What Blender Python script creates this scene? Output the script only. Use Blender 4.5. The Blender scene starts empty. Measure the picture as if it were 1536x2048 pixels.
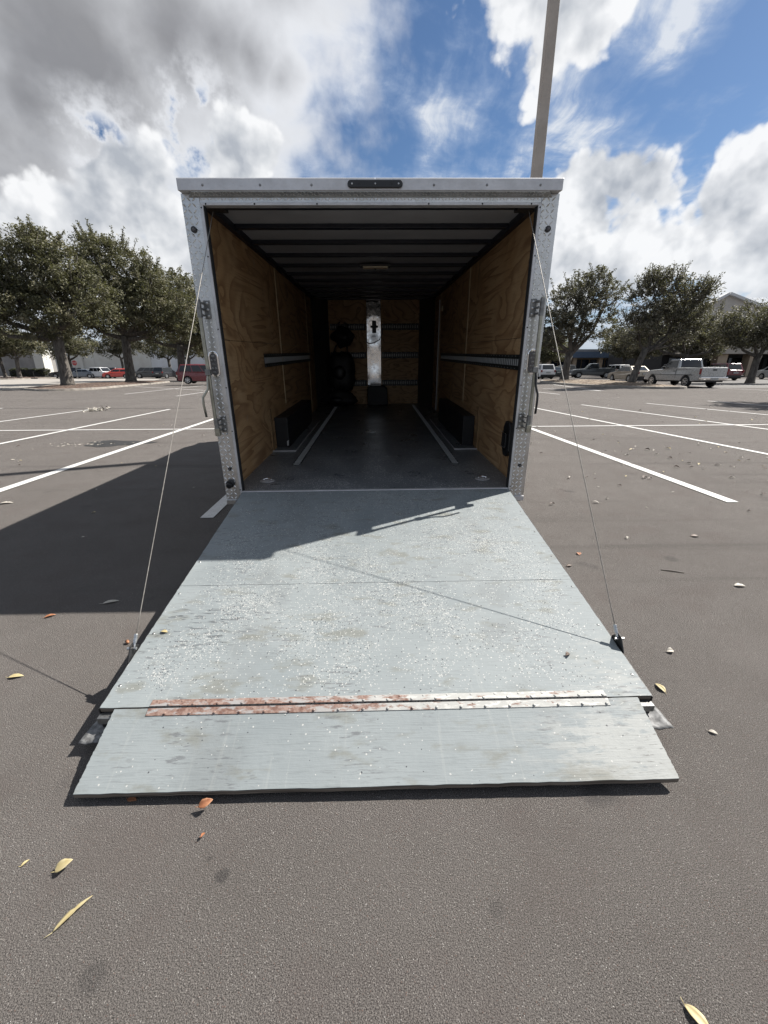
import bpy, math, random
import numpy as np
from mathutils import Vector, Matrix
random.seed(7); rng = np.random.default_rng(11)
scene = bpy.context.scene
COL = scene.collection
rad = math.radians

# ------------------------------------------------------------------ camera
H = 1.457
CAM_R = Vector((0.99975542, -0.02207963, -0.00126056))
CAM_U = Vector((0.0084193, 0.3272768, 0.944891))
CAM_F = Vector((0.02045029, 0.94467052, -0.32738265))
cd = bpy.data.cameras.new('camera'); cam = bpy.data.objects.new('camera', cd); COL.objects.link(cam)
cd.sensor_fit = 'HORIZONTAL'; cd.sensor_width = 36.0; cd.lens = 828.1/1536*36
cd.clip_start = 0.05; cd.clip_end = 3000
m = Matrix(((CAM_R.x, CAM_U.x, -CAM_F.x), (CAM_R.y, CAM_U.y, -CAM_F.y), (CAM_R.z, CAM_U.z, -CAM_F.z))).to_4x4()
m.translation = (0, 0, H); cam.matrix_world = m; scene.camera = cam

# ------------------------------------------------------------------ node helpers
class NT:
    def __init__(s, tree): s.t = tree; s.n = tree.nodes; s.l = tree.links
    def node(s, typ, **kw):
        n = s.n.new(typ)
        for k, v in kw.items(): setattr(n, k, v)
        return n
    def put(s, sock, v):
        if v is None: return
        if hasattr(v, 'is_output') or isinstance(v, bpy.types.NodeSocket): s.l.new(v, sock)
        else: sock.default_value = v
    def m(s, op, a, b=None, c=None, clamp=False):
        n = s.node('ShaderNodeMath', operation=op, use_clamp=clamp)
        s.put(n.inputs[0], a); s.put(n.inputs[1], b); s.put(n.inputs[2], c); return n.outputs[0]
    def vm(s, op, a, b=None, scale=None):
        n = s.node('ShaderNodeVectorMath', operation=op)
        s.put(n.inputs[0], a); s.put(n.inputs[1], b)
        if scale is not None: s.put(n.inputs[3], scale)
        return n.outputs['Value'] if op in ('DOT_PRODUCT', 'LENGTH', 'DISTANCE') else n.outputs[0]
    def noise(s, vec, scale, detail=3, rough=.5, dist=0, color=False):
        n = s.node('ShaderNodeTexNoise'); s.put(n.inputs['Vector'], vec)
        s.put(n.inputs['Scale'], scale); n.inputs['Detail'].default_value = detail
        n.inputs['Roughness'].default_value = rough; n.inputs['Distortion'].default_value = dist
        return n.outputs['Color'] if color else n.outputs['Fac']
    def vor(s, vec, scale, feature='F1', dims='3D', rnd=1.0):
        n = s.node('ShaderNodeTexVoronoi', feature=feature, voronoi_dimensions=dims)
        s.put(n.inputs['Vector'], vec); n.inputs['Scale'].default_value = scale
        n.inputs['Randomness'].default_value = rnd; return n
    def mr(s, v, a, b, c=0., d=1., smooth=True):
        n = s.node('ShaderNodeMapRange', interpolation_type='SMOOTHSTEP' if smooth else 'LINEAR')
        s.put(n.inputs[0], v); s.put(n.inputs[1], a); s.put(n.inputs[2], b); s.put(n.inputs[3], c); s.put(n.inputs[4], d)
        return n.outputs[0]
    def mix(s, f, a, b):
        n = s.node('ShaderNodeMix', data_type='RGBA'); s.put(n.inputs[0], f)
        s.put(n.inputs[6], col4(a)); s.put(n.inputs[7], col4(b)); return n.outputs[2]
    def mapping(s, vec, scale=(1, 1, 1), rot=(0, 0, 0), loc=(0, 0, 0)):
        n = s.node('ShaderNodeMapping'); s.put(n.inputs[0], vec)
        n.inputs['Scale'].default_value = scale; n.inputs['Rotation'].default_value = rot; n.inputs['Location'].default_value = loc
        return n.outputs[0]
    def bump(s, h, strength=.3, dist=.01, normal=None):
        n = s.node('ShaderNodeBump'); s.put(n.inputs['Height'], h); n.inputs['Strength'].default_value = strength
        n.inputs['Distance'].default_value = dist
        if normal is not None: s.put(n.inputs['Normal'], normal)
        return n.outputs[0]
def col4(c):
    if isinstance(c, (tuple, list)): return (c[0], c[1], c[2], 1)
    return c

# ------------------------------------------------------------------ world: sky with clouds
SUN_EL, SUN_AZ = rad(47.0), rad(65.9)
world = bpy.data.worlds.new('World'); scene.world = world; world.use_nodes = True
W = NT(world.node_tree); W.n.clear()
def skydir(px, py):
    d = CAM_F + (px-768)/828.1*CAM_R - (py-1024)/828.1*CAM_U
    return d.normalized()
EXPO = 1.2; EX = 2**EXPO
def build_world():
    sky = W.node('ShaderNodeTexSky', sky_type='NISHITA')
    sky.sun_disc = False; sky.sun_elevation = SUN_EL; sky.sun_rotation = SUN_AZ
    sky.air_density = 1.0; sky.dust_density = .5; sky.ozone_density = 2.5
    blue = W.vm('SCALE', sky.outputs[0], scale=.115)
    blue = W.vm('MULTIPLY', blue, (.60, .715, .82))
    tc = W.node('ShaderNodeTexCoord'); D = W.vm('NORMALIZE', tc.outputs['Generated'])
    sep = W.node('ShaderNodeSeparateXYZ'); W.l.new(D, sep.inputs[0])
    z = W.m('MAXIMUM', sep.outputs[2], 0.0)
    inv = W.m('DIVIDE', 1.0, W.m('ADD', z, .12))
    P = W.vm('SCALE', D, scale=inv)                    # a cloud deck seen in perspective
    warp = W.vm('SCALE', W.vm('SUBTRACT', W.noise(P, 1.3, 4, .5, color=True), (.5, .5, .5)), scale=.42)
    P2 = W.vm('ADD', P, warp)
    # high streaky layer, streaks run away towards azimuth ~10 deg
    st = W.noise(W.mapping(P2, scale=(2.6, .42, 1), rot=(0, 0, rad(12)), loc=(3.1, .4, 0)), 1.5, 9, .60)
    st2 = W.noise(W.mapping(P2, scale=(5.5, .7, 1), rot=(0, 0, rad(16)), loc=(7.1, 2.4, 0)), 2.0, 7, .62)
    puff = W.noise(W.mapping(P2, loc=(5, 2, 0)), 3.0, 9, .60)
    cov = W.noise(W.mapping(P, loc=(1.7, 8.2, 0)), .62, 2, .5)
    def blobs(lst):
        f = None
        for px, py, r, w in lst:
            a = W.vm('DISTANCE', D, tuple(skydir(px, py)))
            v = W.m('MULTIPLY_ADD', a, -w/r, w)
            f = v if f is None else W.m('MAXIMUM', f, v)
        return f
    clear = W.m('MAXIMUM', blobs([(1520, 130, .12, .8), (1240, 170, .09, .7), (1400, 300, .09, .9), (960, 270, .06, .6), (870, 60, .07, .5), (770, 290, .07, .9), (1010, 60, .10, .6), (1500, 560, .09, 1), (930, 160, .06, .6), (390, 235, .05, 1.4), (205, 265, .05, 1.2)]), 0.0)
    a1 = W.m('ADD', W.m('MULTIPLY', st, .42), W.m('MULTIPLY', puff, .58))
    a1 = W.m('ADD', a1, W.m('MULTIPLY', W.m('SUBTRACT', cov, .5), .35))
    a1 = W.m('SUBTRACT', a1, W.m('MULTIPLY', clear, .14))
    thin = W.mr(a1, .35, .56)
    thin = W.m('MULTIPLY', thin, W.m('MULTIPLY_ADD', st2, 1.5, .22), clamp=True)
    thin = W.m('MULTIPLY', thin, .92)
    thincol = W.mix(W.mr(thin, .3, .95), (.46, .56, .74), (.78, .82, .88))
    c1 = W.mix(thin, blue, thincol)
    # cumulus: heaps in real sky directions, edges broken by billows
    s_ = Vector((math.sin(SUN_AZ)*math.cos(SUN_EL), math.cos(SUN_AZ)*math.cos(SUN_EL), math.sin(SUN_EL)))
    def billow(vec):
        w = W.vm('ADD', vec, W.vm('SCALE', W.noise(vec, 14, 3, .5, color=True), scale=.035))
        v1 = W.vor(w, 11, 'SMOOTH_F1').outputs['Distance']; v2 = W.vor(w, 27, 'SMOOTH_F1').outputs['Distance']; v3 = W.vor(w, 62, 'F1').outputs['Distance']
        n = W.noise(vec, 6, 9, .58)
        x = W.m('MULTIPLY_ADD', v1, -.62, W.m('MULTIPLY', n, 1.0))
        x = W.m('MULTIPLY_ADD', v2, -.34, x); return W.m('MULTIPLY_ADD', v3, -.13, x)
    b0 = billow(D); b1 = billow(W.vm('ADD', D, tuple(s_*.035)))
    cu_l = [(235, 325, .08, 1), (205, 360, .11, 1), (285, 355, .10, 1), (170, 440, .14, 1), (300, 420, .15, 1), (350, 520, .16, 1), (250, 520, .2, 1), (60, 420, .10, .5),
            (460, 300, .075, 1), (425, 310, .06, .9), (515, 305, .06, .9), (470, 350, .10, .9), (400, 540, .1, .8),
            (1175, 355, .10, 1), (1235, 365, .10, 1), (1300, 375, .08, 1), (1335, 395, .065, 1), (1180, 430, .16, 1), (1270, 450, .15, 1), (1330, 480, .11, 1), (1150, 530, .15, 1), (1260, 520, .15, 1), (1380, 430, .07, .9),
            (1460, 360, .075, 1), (1525, 335, .075, 1), (1430, 410, .10, 1), (1500, 420, .13, 1), (1420, 480, .12, 1), (1540, 480, .13, 1), (1535, 598, .05, 1), (1445, 540, .05, .8),
            (1150, -10, .12, 1), (1070, -10, .09, 1), (1190, 45, .08, 1), (1130, 40, .07, .9), (1130, -90, .18, 1), (1220, 10, .05, .9)]
    b = blobs(cu_l)
    el = W.m('ARCSINE', sep.outputs[2])
    band = W.m('MULTIPLY', W.mr(el, .02, .12), W.mr(el, .50, .22))
    outm = W.mr(sep.outputs[1], .55, .35)
    ring = W.m('MULTIPLY', W.m('MULTIPLY', band, outm), W.mr(W.noise(D, 2.3, 2, .5), .45, .62))
    b = W.m('MAXIMUM', b, W.m('MULTIPLY_ADD', ring, .9, -.35))
    # the broad grey cloud, upper left
    big = blobs([(130, 80, .36, 1), (330, 60, .28, 1), (430, 80, .18, .95), (500, 110, .12, .9), (560, 160, .09, .8), (440, 180, .13, .9), (60, 200, .22, .9), (-200, 150, .5, 1), (230, 180, .16, .7), (100, -150, .5, 1), (350, -200, .3, .9)])
    gap = W.mr(blobs([(385, 240, .13, 1), (200, 262, .10, .9)]), 0., 1.)
    gap = W.m('MULTIPLY', gap, W.mr(W.noise(D, 13, 5, .6), .42, .62))
    big = W.m('SUBTRACT', big, W.m('MULTIPLY', gap, .55))
    nb = W.noise(W.vm('ADD', D, W.vm('SCALE', W.noise(D, 3, 3, .5, color=True), scale=.12)), 5.0, 8, .52)
    bd = W.m('ADD', big, W.m('MULTIPLY', W.m('SUBTRACT', nb, .5), 1.0))
    bd = W.m('ADD', bd, W.m('MULTIPLY', W.m('SUBTRACT', b0, .1), .30))
    ba = W.mr(bd, .06, .40)
    thick = W.mr(bd, .18, 1.05)
    tone = W.m('ADD', thick, W.m('MULTIPLY', W.m('SUBTRACT', W.noise(W.mapping(D, scale=(1, 1, 1.8), loc=(3, 1, 2)), 2.6, 6, .5), .5), .8), clamp=True)
    bcol = W.mix(tone, (.86, .88, .92), (.285, .288, .305))
    c2 = W.mix(W.m('MULTIPLY', ba, .97), c1, bcol)
    dens = W.m('ADD', W.m('MULTIPLY', b, .85), W.m('MULTIPLY', b0, 1.05))
    cua = W.mr(dens, .33, .50)
    lit = W.m('MULTIPLY', W.m('SUBTRACT', b0, b1), 2.3)
    lit = W.m('ADD', lit, W.m('MULTIPLY', W.m('SUBTRACT', b0, .12), .8))
    lit = W.m('ADD', lit, W.m('MULTIPLY', W.m('SUBTRACT', .72, dens), 1.15))
    soft = W.noise(D, 4.5, 4, .5); lit = W.m('ADD', lit, W.m('MULTIPLY', W.m('SUBTRACT', soft, .52), 1.8))
    lit = W.mr(lit, -.66, .44, smooth=False)
    cucol = W.mix(lit, (.45, .485, .54), (.96, .97, .985))
    c3 = W.mix(W.m('MULTIPLY', cua, .97), c2, cucol)
    hz = W.mr(el, .26, .0)
    c4 = W.mix(W.m('MULTIPLY', W.m('POWER', hz, 2.0), .9), c3, (.56, .62, .70))
    bg = W.node('ShaderNodeBackground'); W.l.new(c4, bg.inputs[0]); bg.inputs[1].default_value = 1.0/EX
    out = W.node('ShaderNodeOutputWorld'); W.l.new(bg.outputs[0], out.inputs[0])
build_world()
world.cycles.sampling_method = 'MANUAL'; world.cycles.sample_map_resolution = 512
# ------------------------------------------------------------------ sun, exposure
ld = bpy.data.lights.new('sun', 'SUN'); ld.energy = 5.0; ld.angle = rad(.53); ld.color = (1, .955, .89)
sun = bpy.data.objects.new('sun', ld); COL.objects.link(sun); sun.location = (20, 10, 30)
sun.rotation_euler = Vector((-math.sin(SUN_AZ)*math.cos(SUN_EL), -math.cos(SUN_AZ)*math.cos(SUN_EL), -math.sin(SUN_EL))).to_track_quat('-Z', 'Y').to_euler()
scene.view_settings.view_transform = 'Standard'; scene.view_settings.look = 'None'
scene.view_settings.exposure = EXPO; scene.view_settings.gamma = 1; scene.view_settings.use_curve_mapping = False
scene.render.engine = 'CYCLES'

# ------------------------------------------------------------------ mesh helpers
class MB:
    def __init__(s): s.v = []; s.f = []
    def add(s, vs, fs):
        b = len(s.v); s.v += [tuple(v) for v in vs]; s.f += [tuple(i+b for i in f) for f in fs]; return s
    def box(s, x0, x1, y0, y1, z0, z1, M=None):
        vs = [(x, y, z) for x in (x0, x1) for y in (y0, y1) for z in (z0, z1)]
        if M is not None: vs = [M @ Vector(v) for v in vs]
        return s.add(vs, [(0, 1, 3, 2), (4, 6, 7, 5), (0, 4, 5, 1), (2, 3, 7, 6), (0, 2, 6, 4), (1, 5, 7, 3)])
    def cyl(s, p0, p1, r, n=10, r2=None, cap=True):
        p0 = Vector(p0); p1 = Vector(p1); r2 = r if r2 is None else r2
        d = (p1-p0); d = d.normalized() if d.length > 1e-9 else Vector((0, 0, 1))
        a = d.orthogonal().normalized(); b = d.cross(a)
        vs = [p0+(a*math.cos(t)+b*math.sin(t))*r for t in [2*math.pi*i/n for i in range(n)]]
        vs += [p1+(a*math.cos(t)+b*math.sin(t))*r2 for t in [2*math.pi*i/n for i in range(n)]]
        fs = [(i, (i+1) % n, n+(i+1) % n, n+i) for i in range(n)]
        if cap: fs += [tuple(range(n-1, -1, -1)), tuple(range(n, 2*n))]
        return s.add(vs, fs)
    def tube(s, pts, r, n=8, taper=None):
        pts = [Vector(p) for p in pts]; k = len(pts); vs = []; a = None
        for i, p in enumerate(pts):
            d = (pts[min(i+1, k-1)]-pts[max(i-1, 0)]).normalized()
            if a is None: a = d.orthogonal().normalized()
            a = (a-d*a.dot(d)).normalized(); b = d.cross(a)
            rr = r if taper is None else taper[i]
            vs += [p+(a*math.cos(t)+b*math.sin(t))*rr for t in [2*math.pi*j/n for j in range(n)]]
        fs = [(i*n+j, i*n+(j+1) % n, (i+1)*n+(j+1) % n, (i+1)*n+j) for i in range(k-1) for j in range(n)]
        fs += [tuple(range(n-1, -1, -1)), tuple(range((k-1)*n, k*n))]
        return s.add(vs, fs)
    def prism(s, poly, h0, h1, axis=2):
        def P(u, v, h): return {0: (h, u, v), 1: (u, h, v), 2: (u, v, h)}[axis]
        n = len(poly); vs = [P(u, v, h0) for u, v in poly]+[P(u, v, h1) for u, v in poly]
        fs = [(i, (i+1) % n, n+(i+1) % n, n+i) for i in range(n)]+[tuple(range(n-1, -1, -1)), tuple(range(n, 2*n))]
        return s.add(vs, fs)
    def dome(s, c, nrm, r, h, n=8):
        c = Vector(c); d = Vector(nrm).normalized(); a = d.orthogonal().normalized(); b = d.cross(a)
        vs = []
        for rr, hh in ((1, 0), (.75, .65)):
            vs += [c+(a*math.cos(t)+b*math.sin(t))*r*rr+d*h*hh for t in [2*math.pi*i/n for i in range(n)]]
        vs.append(c+d*h)
        fs = [(i, (i+1) % n, n+(i+1) % n, n+i) for i in range(n)]+[(n+i, n+(i+1) % n, 2*n) for i in range(n)]
        return s.add(vs, fs)
    def ell(s, c, rx, ry, rz, nu=12, nv=8, fn=None):
        vs = []
        for i in range(1, nv):
            ph = math.pi*i/nv
            for j in range(nu):
                t = 2*math.pi*j/nu; d = Vector((math.sin(ph)*math.cos(t), math.sin(ph)*math.sin(t), math.cos(ph)))
                k = fn(d) if fn else 1
                vs.append((c[0]+d.x*rx*k, c[1]+d.y*ry*k, c[2]+d.z*rz*k))
        vs += [(c[0], c[1], c[2]+rz), (c[0], c[1], c[2]-rz)]; T = len(vs)-2
        fs = [(i*nu+j, (i+1)*nu+j, (i+1)*nu+(j+1) % nu, i*nu+(j+1) % nu) for i in range(nv-2) for j in range(nu)]
        fs += [(T, j, (j+1) % nu) for j in range(nu)]+[(T+1, (nv-2)*nu+(j+1) % nu, (nv-2)*nu+j) for j in range(nu)]
        return s.add(vs, fs)
    def build(s, name, mat, parent=None, smooth=False, bevel=0, seg=2, fix=True, **props):
        me = bpy.data.meshes.new(name); me.from_pydata(s.v, [], s.f)
        if fix and len(s.v) < 20000:
            import bmesh
            bm = bmesh.new(); bm.from_mesh(me); bmesh.ops.recalc_face_normals(bm, faces=bm.faces); bm.to_mesh(me); bm.free()
        if mat: me.materials.append(mat)
        if smooth: me.shade_smooth()
        return link(name, me, parent, bevel, seg, **props)
def link(name, me, parent=None, bevel=0, seg=2, **props):
    o = bpy.data.objects.new(name, me); COL.objects.link(o)
    if parent is not None: o.parent = parent
    if bevel:
        b = o.modifiers.new('bevel', 'BEVEL'); b.width = bevel; b.segments = seg; b.limit_method = 'ANGLE'; b.angle_limit = rad(35)
    for k, v in props.items(): o[k] = v
    return o
def tag(o, label, cat, group=None):
    o['label'] = label; o['category'] = cat
    if group: o['group'] = group
    return o
def thing(name, label, cat, loc=(0, 0, 0), rz=0, group=None):
    o = bpy.data.objects.new(name, None); COL.objects.link(o); o.empty_display_size = .2
    o.location = loc; o.rotation_euler = (0, 0, rz); return tag(o, label, cat, group)
def np_mesh(name, verts, nper, mat, attr=None):
    nv = len(verts); nf = nv//nper; me = bpy.data.meshes.new(name)
    me.vertices.add(nv); me.vertices.foreach_set('co', np.ascontiguousarray(verts, dtype=np.float32).ravel())
    me.loops.add(nv); me.loops.foreach_set('vertex_index', np.arange(nv, dtype=np.int32))
    me.polygons.add(nf); me.polygons.foreach_set('loop_start', np.arange(0, nv, nper, dtype=np.int32))
    try: me.polygons.foreach_set('loop_total', np.full(nf, nper, dtype=np.int32))
    except Exception: pass
    if attr is not None:
        a = me.attributes.new('tint', 'FLOAT', 'FACE'); a.data.foreach_set('value', attr.astype(np.float32))
    me.materials.append(mat); me.update(calc_edges=True); return me

# ------------------------------------------------------------------ materials
ALB = .50   # overall reflectance trim
def mat(name, base=(.5, .5, .5), rough=.5, metal=0., fn=None, **kw):
    mm = bpy.data.materials.new(name); mm.use_nodes = True; T = NT(mm.node_tree)
    b = mm.node_tree.nodes['Principled BSDF']
    b.inputs['Base Color'].default_value = col4(base); b.inputs['Roughness'].default_value = rough; b.inputs['Metallic'].default_value = metal
    for k, v in kw.items(): b.inputs[k].default_value = v
    if fn:
        tc = T.node('ShaderNodeTexCoord'); fn(T, b, tc.outputs['Object'])
    if metal < .5:
        s_ = b.inputs['Base Color']
        if s_.is_linked:
            src = s_.links[0].from_socket; mu = T.node('ShaderNodeMix', data_type='RGBA', blend_type='MULTIPLY'); mu.inputs[0].default_value = 1
            T.l.new(src, mu.inputs[6]); mu.inputs[7].default_value = (ALB, ALB, ALB, 1); T.l.new(mu.outputs[2], s_)
        else: s_.default_value = col4(tuple(c*ALB for c in base))
    return mm
def worn(base, rough, amt=.12, scale=6, metal=0., bump=0, name='worn', **kw):
    """paint or metal with slight uneven tone, dirt and roughness"""
    def f(T, b, P):
        n = T.noise(P, scale, 5, .6); n2 = T.noise(P, scale*9, 3, .6)
        k = T.m('ADD', T.m('MULTIPLY', n, .7), T.m('MULTIPLY', n2, .3))
        d = tuple(c*(1-amt*2) for c in base); l = tuple(min(1, c*(1+amt)) for c in base)
        T.put(b.inputs['Base Color'], T.mix(T.mr(k, .3, .7), d, l))
        T.put(b.inputs['Roughness'], T.mr(n2, .3, .7, max(rough-.1, .03), min(rough+.12, 1)))
        if bump: T.put(b.inputs['Normal'], T.bump(n2, bump, .004))
    return mat(name, base, rough, metal, f, **kw)
def f_asphalt(T, b, P):
    big = T.noise(P, .45, 4, .6); mid = T.noise(P, 3.1, 4, .6); mott = T.noise(P, 17, 4, .65)
    v1 = T.vor(P, 215); v2 = T.vor(P, 380)
    agg = T.noise(P, 330, 3, .7)
    s1 = T.node('ShaderNodeSeparateColor'); T.l.new(v1.outputs['Color'], s1.inputs[0])
    s2 = T.node('ShaderNodeSeparateColor'); T.l.new(v2.outputs['Color'], s2.inputs[0])
    c = T.mix(T.mr(big, .3, .7), (.152, .138, .129), (.196, .179, .168))
    c = T.mix(T.m('MULTIPLY', T.mr(mid, .35, .75), .35), c, (.105, .094, .086))
    c = T.mix(T.m('MULTIPLY', T.mr(mott, .5, .8), .4), c, (.18, .165, .152))
    c = T.mix(T.m('MULTIPLY', T.mr(agg, .46, .62), .7), c, (.36, .33, .305))
    c = T.mix(T.m('MULTIPLY', T.mr(agg, .48, .37), .85), c, (.035, .030, .027))
    # individual stones
    c = T.mix(T.m('MULTIPLY', T.mr(s1.outputs[0], .86, .95), T.mr(v1.outputs['Distance'], .42, .25)), c, (.42, .39, .36))
    c = T.mix(T.m('MULTIPLY', T.mr(s2.outputs[1], .984, .99), T.mr(v2.outputs['Distance'], .45, .3)), c, (.80, .78, .74))
    c = T.mix(T.m('MULTIPLY', T.mr(s1.outputs[1], .93, .97), T.mr(v1.outputs['Distance'], .4, .25)), c, (.22, .15, .125))
    # drips, tyre wear, long sealer lines across the bays
    sp = T.noise(T.mapping(P, loc=(4.3, 1.7, 0)), 2.3, 2, .4)
    c = T.mix(T.m('MULTIPLY', T.mr(sp, .70, .78), .5), c, (.075, .072, .073))
    wob = T.vm('ADD', P, T.vm('SCALE', T.noise(P, 28, 3, .6, color=True), scale=.03))
    for sx_, sy_, sr, sk in ((-.459, .855, .026, .5), (-.709, .636, .042, .3), (-.515, .90, .012, .35), (1.9, 1.2, .05, .2), (-1.5, .5, .06, .2), (2.4, 3.0, .07, .3), (.35, .75, .03, .2)):
        c = T.mix(T.m('MULTIPLY', T.mr(T.vm('DISTANCE', T.vm('MULTIPLY', wob, (1, 1, 0)), (sx_, sy_, 0)), sr, sr*.45), sk), c, (.045, .044, .046))
    pk = T.noise(T.mapping(P, loc=(9, 2, 0)), 2.6, 3, .5); c = T.mix(T.m('MULTIPLY', T.mr(pk, .50, .68), .30), c, (.165, .138, .127))
    ln = T.noise(T.mapping(P, scale=(.05, 1.5, 1)), 1.6, 4, .6)
    c = T.mix(T.m('MULTIPLY', T.mr(ln, .56, .70), .35), c, (.105, .095, .088))
    cr = T.noise(T.mapping(P, scale=(.10, .9, 1)), 1.2, 5, .6)
    T.put(b.inputs['Base Color'], c)
    agg2 = T.noise(P, 640, 2, .7)
    h = T.m('ADD', T.m('ADD', T.m('MULTIPLY', agg, .8), T.m('MULTIPLY', agg2, .7)), T.m('MULTIPLY', v1.outputs['Distance'], -.75))
    T.put(b.inputs['Normal'], T.bump(h, 1.0, .004)); b.inputs['Roughness'].default_value = .97
    b.inputs['Specular IOR Level'].default_value = .12
M_asphalt = mat('asphalt', fn=f_asphalt)
def f_lightpave(T, b, P):
    n = T.noise(P, .6, 5, .6); n2 = T.noise(P, 60, 3, .6)
    c = T.mix(T.mr(n, .3, .7), (.44, .405, .36), (.54, .50, .45)); c = T.mix(T.m('MULTIPLY', T.mr(n2, .45, .7), .35), c, (.2, .18, .16))
    T.put(b.inputs['Base Color'], c); b.inputs['Roughness'].default_value = .9
M_pave = mat('pale_pavement', fn=f_lightpave)
def f_line(T, b, P):
    n = T.noise(P, 9, 5, .65); n2 = T.noise(P, 90, 3, .7)
    c = T.mix(T.mr(n, .35, .7), (.88, .865, .83), (1.05, 1.04, 1.0))
    c = T.mix(T.m('MULTIPLY', T.mr(T.m('ADD', n2, T.m('MULTIPLY', n, .35)), .74, .86), .8), c, (.22, .2, .185))
    T.put(b.inputs['Base Color'], c); T.put(b.inputs['Normal'], T.bump(T.noise(P, 190, 2, .6), .5, .004)); b.inputs['Roughness'].default_value = .7
M_line = mat('line_paint', fn=f_line)
def f_oldline(T, b, P):
    n = T.noise(P, 14, 5, .7)
    T.put(b.inputs['Base Color'], T.mix(T.mr(n, .4, .62), (.115, .102, .094), (.27, .255, .24))); b.inputs['Roughness'].default_value = .8
M_oldline = mat('worn_line_paint', fn=f_oldline)
def f_ramp(T, b, P):
    sx = T.node('ShaderNodeSeparateXYZ'); T.l.new(P, sx.inputs[0]); X, Y = sx.outputs[0], sx.outputs[1]
    grain = T.noise(T.mapping(P, scale=(2.2, 42, 1)), 4, 5, .65)
    big = T.noise(P, 2.2, 5, .6); fin = T.noise(P, 30, 4, .65)
    c = T.mix(T.mr(big, .3, .7), (.315, .352, .362), (.375, .412, .418))
    c = T.mix(T.m('MULTIPLY', T.mr(grain, .52, .70), .38), c, (.21, .235, .24))
    fgr = T.noise(T.mapping(P, scale=(1.2, 90, 1)), 5, 3, .6); c = T.mix(T.m('MULTIPLY', T.mr(fgr, .60, .70), .45), c, (.20, .21, .21))
    lw = T.noise(T.mapping(P, scale=(30, 1.2, 1), rot=(0, 0, rad(9))), 1.5, 4, .6); c = T.mix(T.m('MULTIPLY', T.mr(lw, .60, .70), .25), c, (.50, .52, .50))
    ty = T.m('MULTIPLY', T.mr(T.m('ABSOLUTE', T.m('SUBTRACT', T.m('ABSOLUTE', X), .62)), .16, .05), T.mr(T.noise(P, 5, 4, .6), .4, .65)); c = T.mix(T.m('MULTIPLY', ty, .22), c, (.19, .19, .185))
    # worn pale zone, lower right, and rubbed wood
    wr = T.m('MULTIPLY', T.mr(X, .45, 1.1), T.mr(Y, -1.5, -2.0)); wr = T.m('ADD', wr, T.m('MULTIPLY', T.mr(X, .2, .9), T.mr(Y, -2.1, -2.25)))
    wn = T.noise(T.mapping(P, scale=(1, 4, 1)), 9, 6, .65)
    c = T.mix(T.m('MULTIPLY', T.mr(T.m('ADD', wn, T.m('MULTIPLY', wr, .14)), .57, .72), T.m('MULTIPLY', wr, .65)), c, (.46, .475, .46))
    wg = T.noise(T.mapping(P, scale=(3, 24, 1)), 6, 5, .7)
    c = T.mix(T.m('MULTIPLY', T.mr(wg, .58, .7), T.m('MULTIPLY', wr, .55)), c, (.21, .21, .20))
    # dirt, tan stains, rubber scuffs
    st = T.noise(T.mapping(P, scale=(2, 5, 1), loc=(2, 5, 0)), 2.4, 5, .6)
    c = T.mix(T.m('MULTIPLY', T.mr(st, .54, .70), .5), c, (.215, .205, .155))
    sc = T.noise(T.mapping(P, scale=(5, 26, 1), rot=(0, 0, rad(28))), 2.8, 4, .6); scm = T.noise(P, 3.3, 2, .5)
    c = T.mix(T.m('MULTIPLY', T.m('MULTIPLY', T.mr(sc, .55, .68), T.mr(scm, .45, .62)), .6), c, (.13, .13, .14))
    lm = T.m('MULTIPLY', T.mr(X, -.6, -.8), T.m('MULTIPLY', T.mr(Y, -1.45, -1.55), T.mr(Y, -1.85, -1.72)))
    c = T.mix(T.m('MULTIPLY', lm, T.m('MULTIPLY', T.mr(sc, .54, .62), .7)), c, (.10, .105, .115))
    # paint flakes broadcast in drifts
    P2 = T.vm('MULTIPLY', P, (1, 1, 0))
    den = T.m('MULTIPLY_ADD', T.mr(T.noise(P2, 3.0, 3, .6), .35, .75), .30, .05)
    for cx, cy, r, k in ((-.70, -1.46, .20, .75), (-.80, -1.50, .10, .5), (.10, -1.42, .22, .40), (.76, -.92, .22, .6), (1.0, -1.33, .16, .7), (.90, -1.06, .22, .55), (-.85, -1.78, .16, .4), (-.28, -1.62, .28, .35), (.25, -1.60, .25, .45), (-.96, -1.93, .10, .7), (.55, -.75, .35, .3), (.9, -1.6, .25, .4), (-.2, -1.2, .45, .3), (-.35, -.9, .3, .15), (.35, -.35, .5, .12)):
        d = T.vm('DISTANCE', P2, (cx, cy, 0)); den = T.m('ADD', den, T.m('MULTIPLY', T.mr(d, r, 0.), k*.62))
    edge = T.m('MULTIPLY', T.mr(T.m('ABSOLUTE', X), 1.13, .98), T.mr(Y, -2.11, -1.95)); 
    den = T.m('MULTIPLY', den, T.m('MULTIPLY_ADD', edge, .93, .07))
    for scl, rr, seed in ((118, .40, 0), (170, .42, 3), (82, .30, 9)):
        v = T.vor(T.mapping(P2, loc=(seed, seed*.7, 0)), scl, dims='2D')
        s = T.node('ShaderNodeSeparateColor'); T.l.new(v.outputs['Color'], s.inputs[0])
        on = T.m('MULTIPLY', T.m('LESS_THAN', s.outputs[0], T.m('MULTIPLY', den, .50)), T.m('LESS_THAN', v.outputs['Distance'], T.m('MULTIPLY_ADD', s.outputs[2], rr*.6, rr*.45)))
        fc = T.mix(T.m('GREATER_THAN', s.outputs[1], .76), (.66, .66, .63), (.085, .09, .10))
        c = T.mix(on, c, fc)
    T.put(b.inputs['Base Color'], c)
    h = T.m('ADD', T.m('MULTIPLY', grain, .6), T.m('MULTIPLY', fin, .5))
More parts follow.
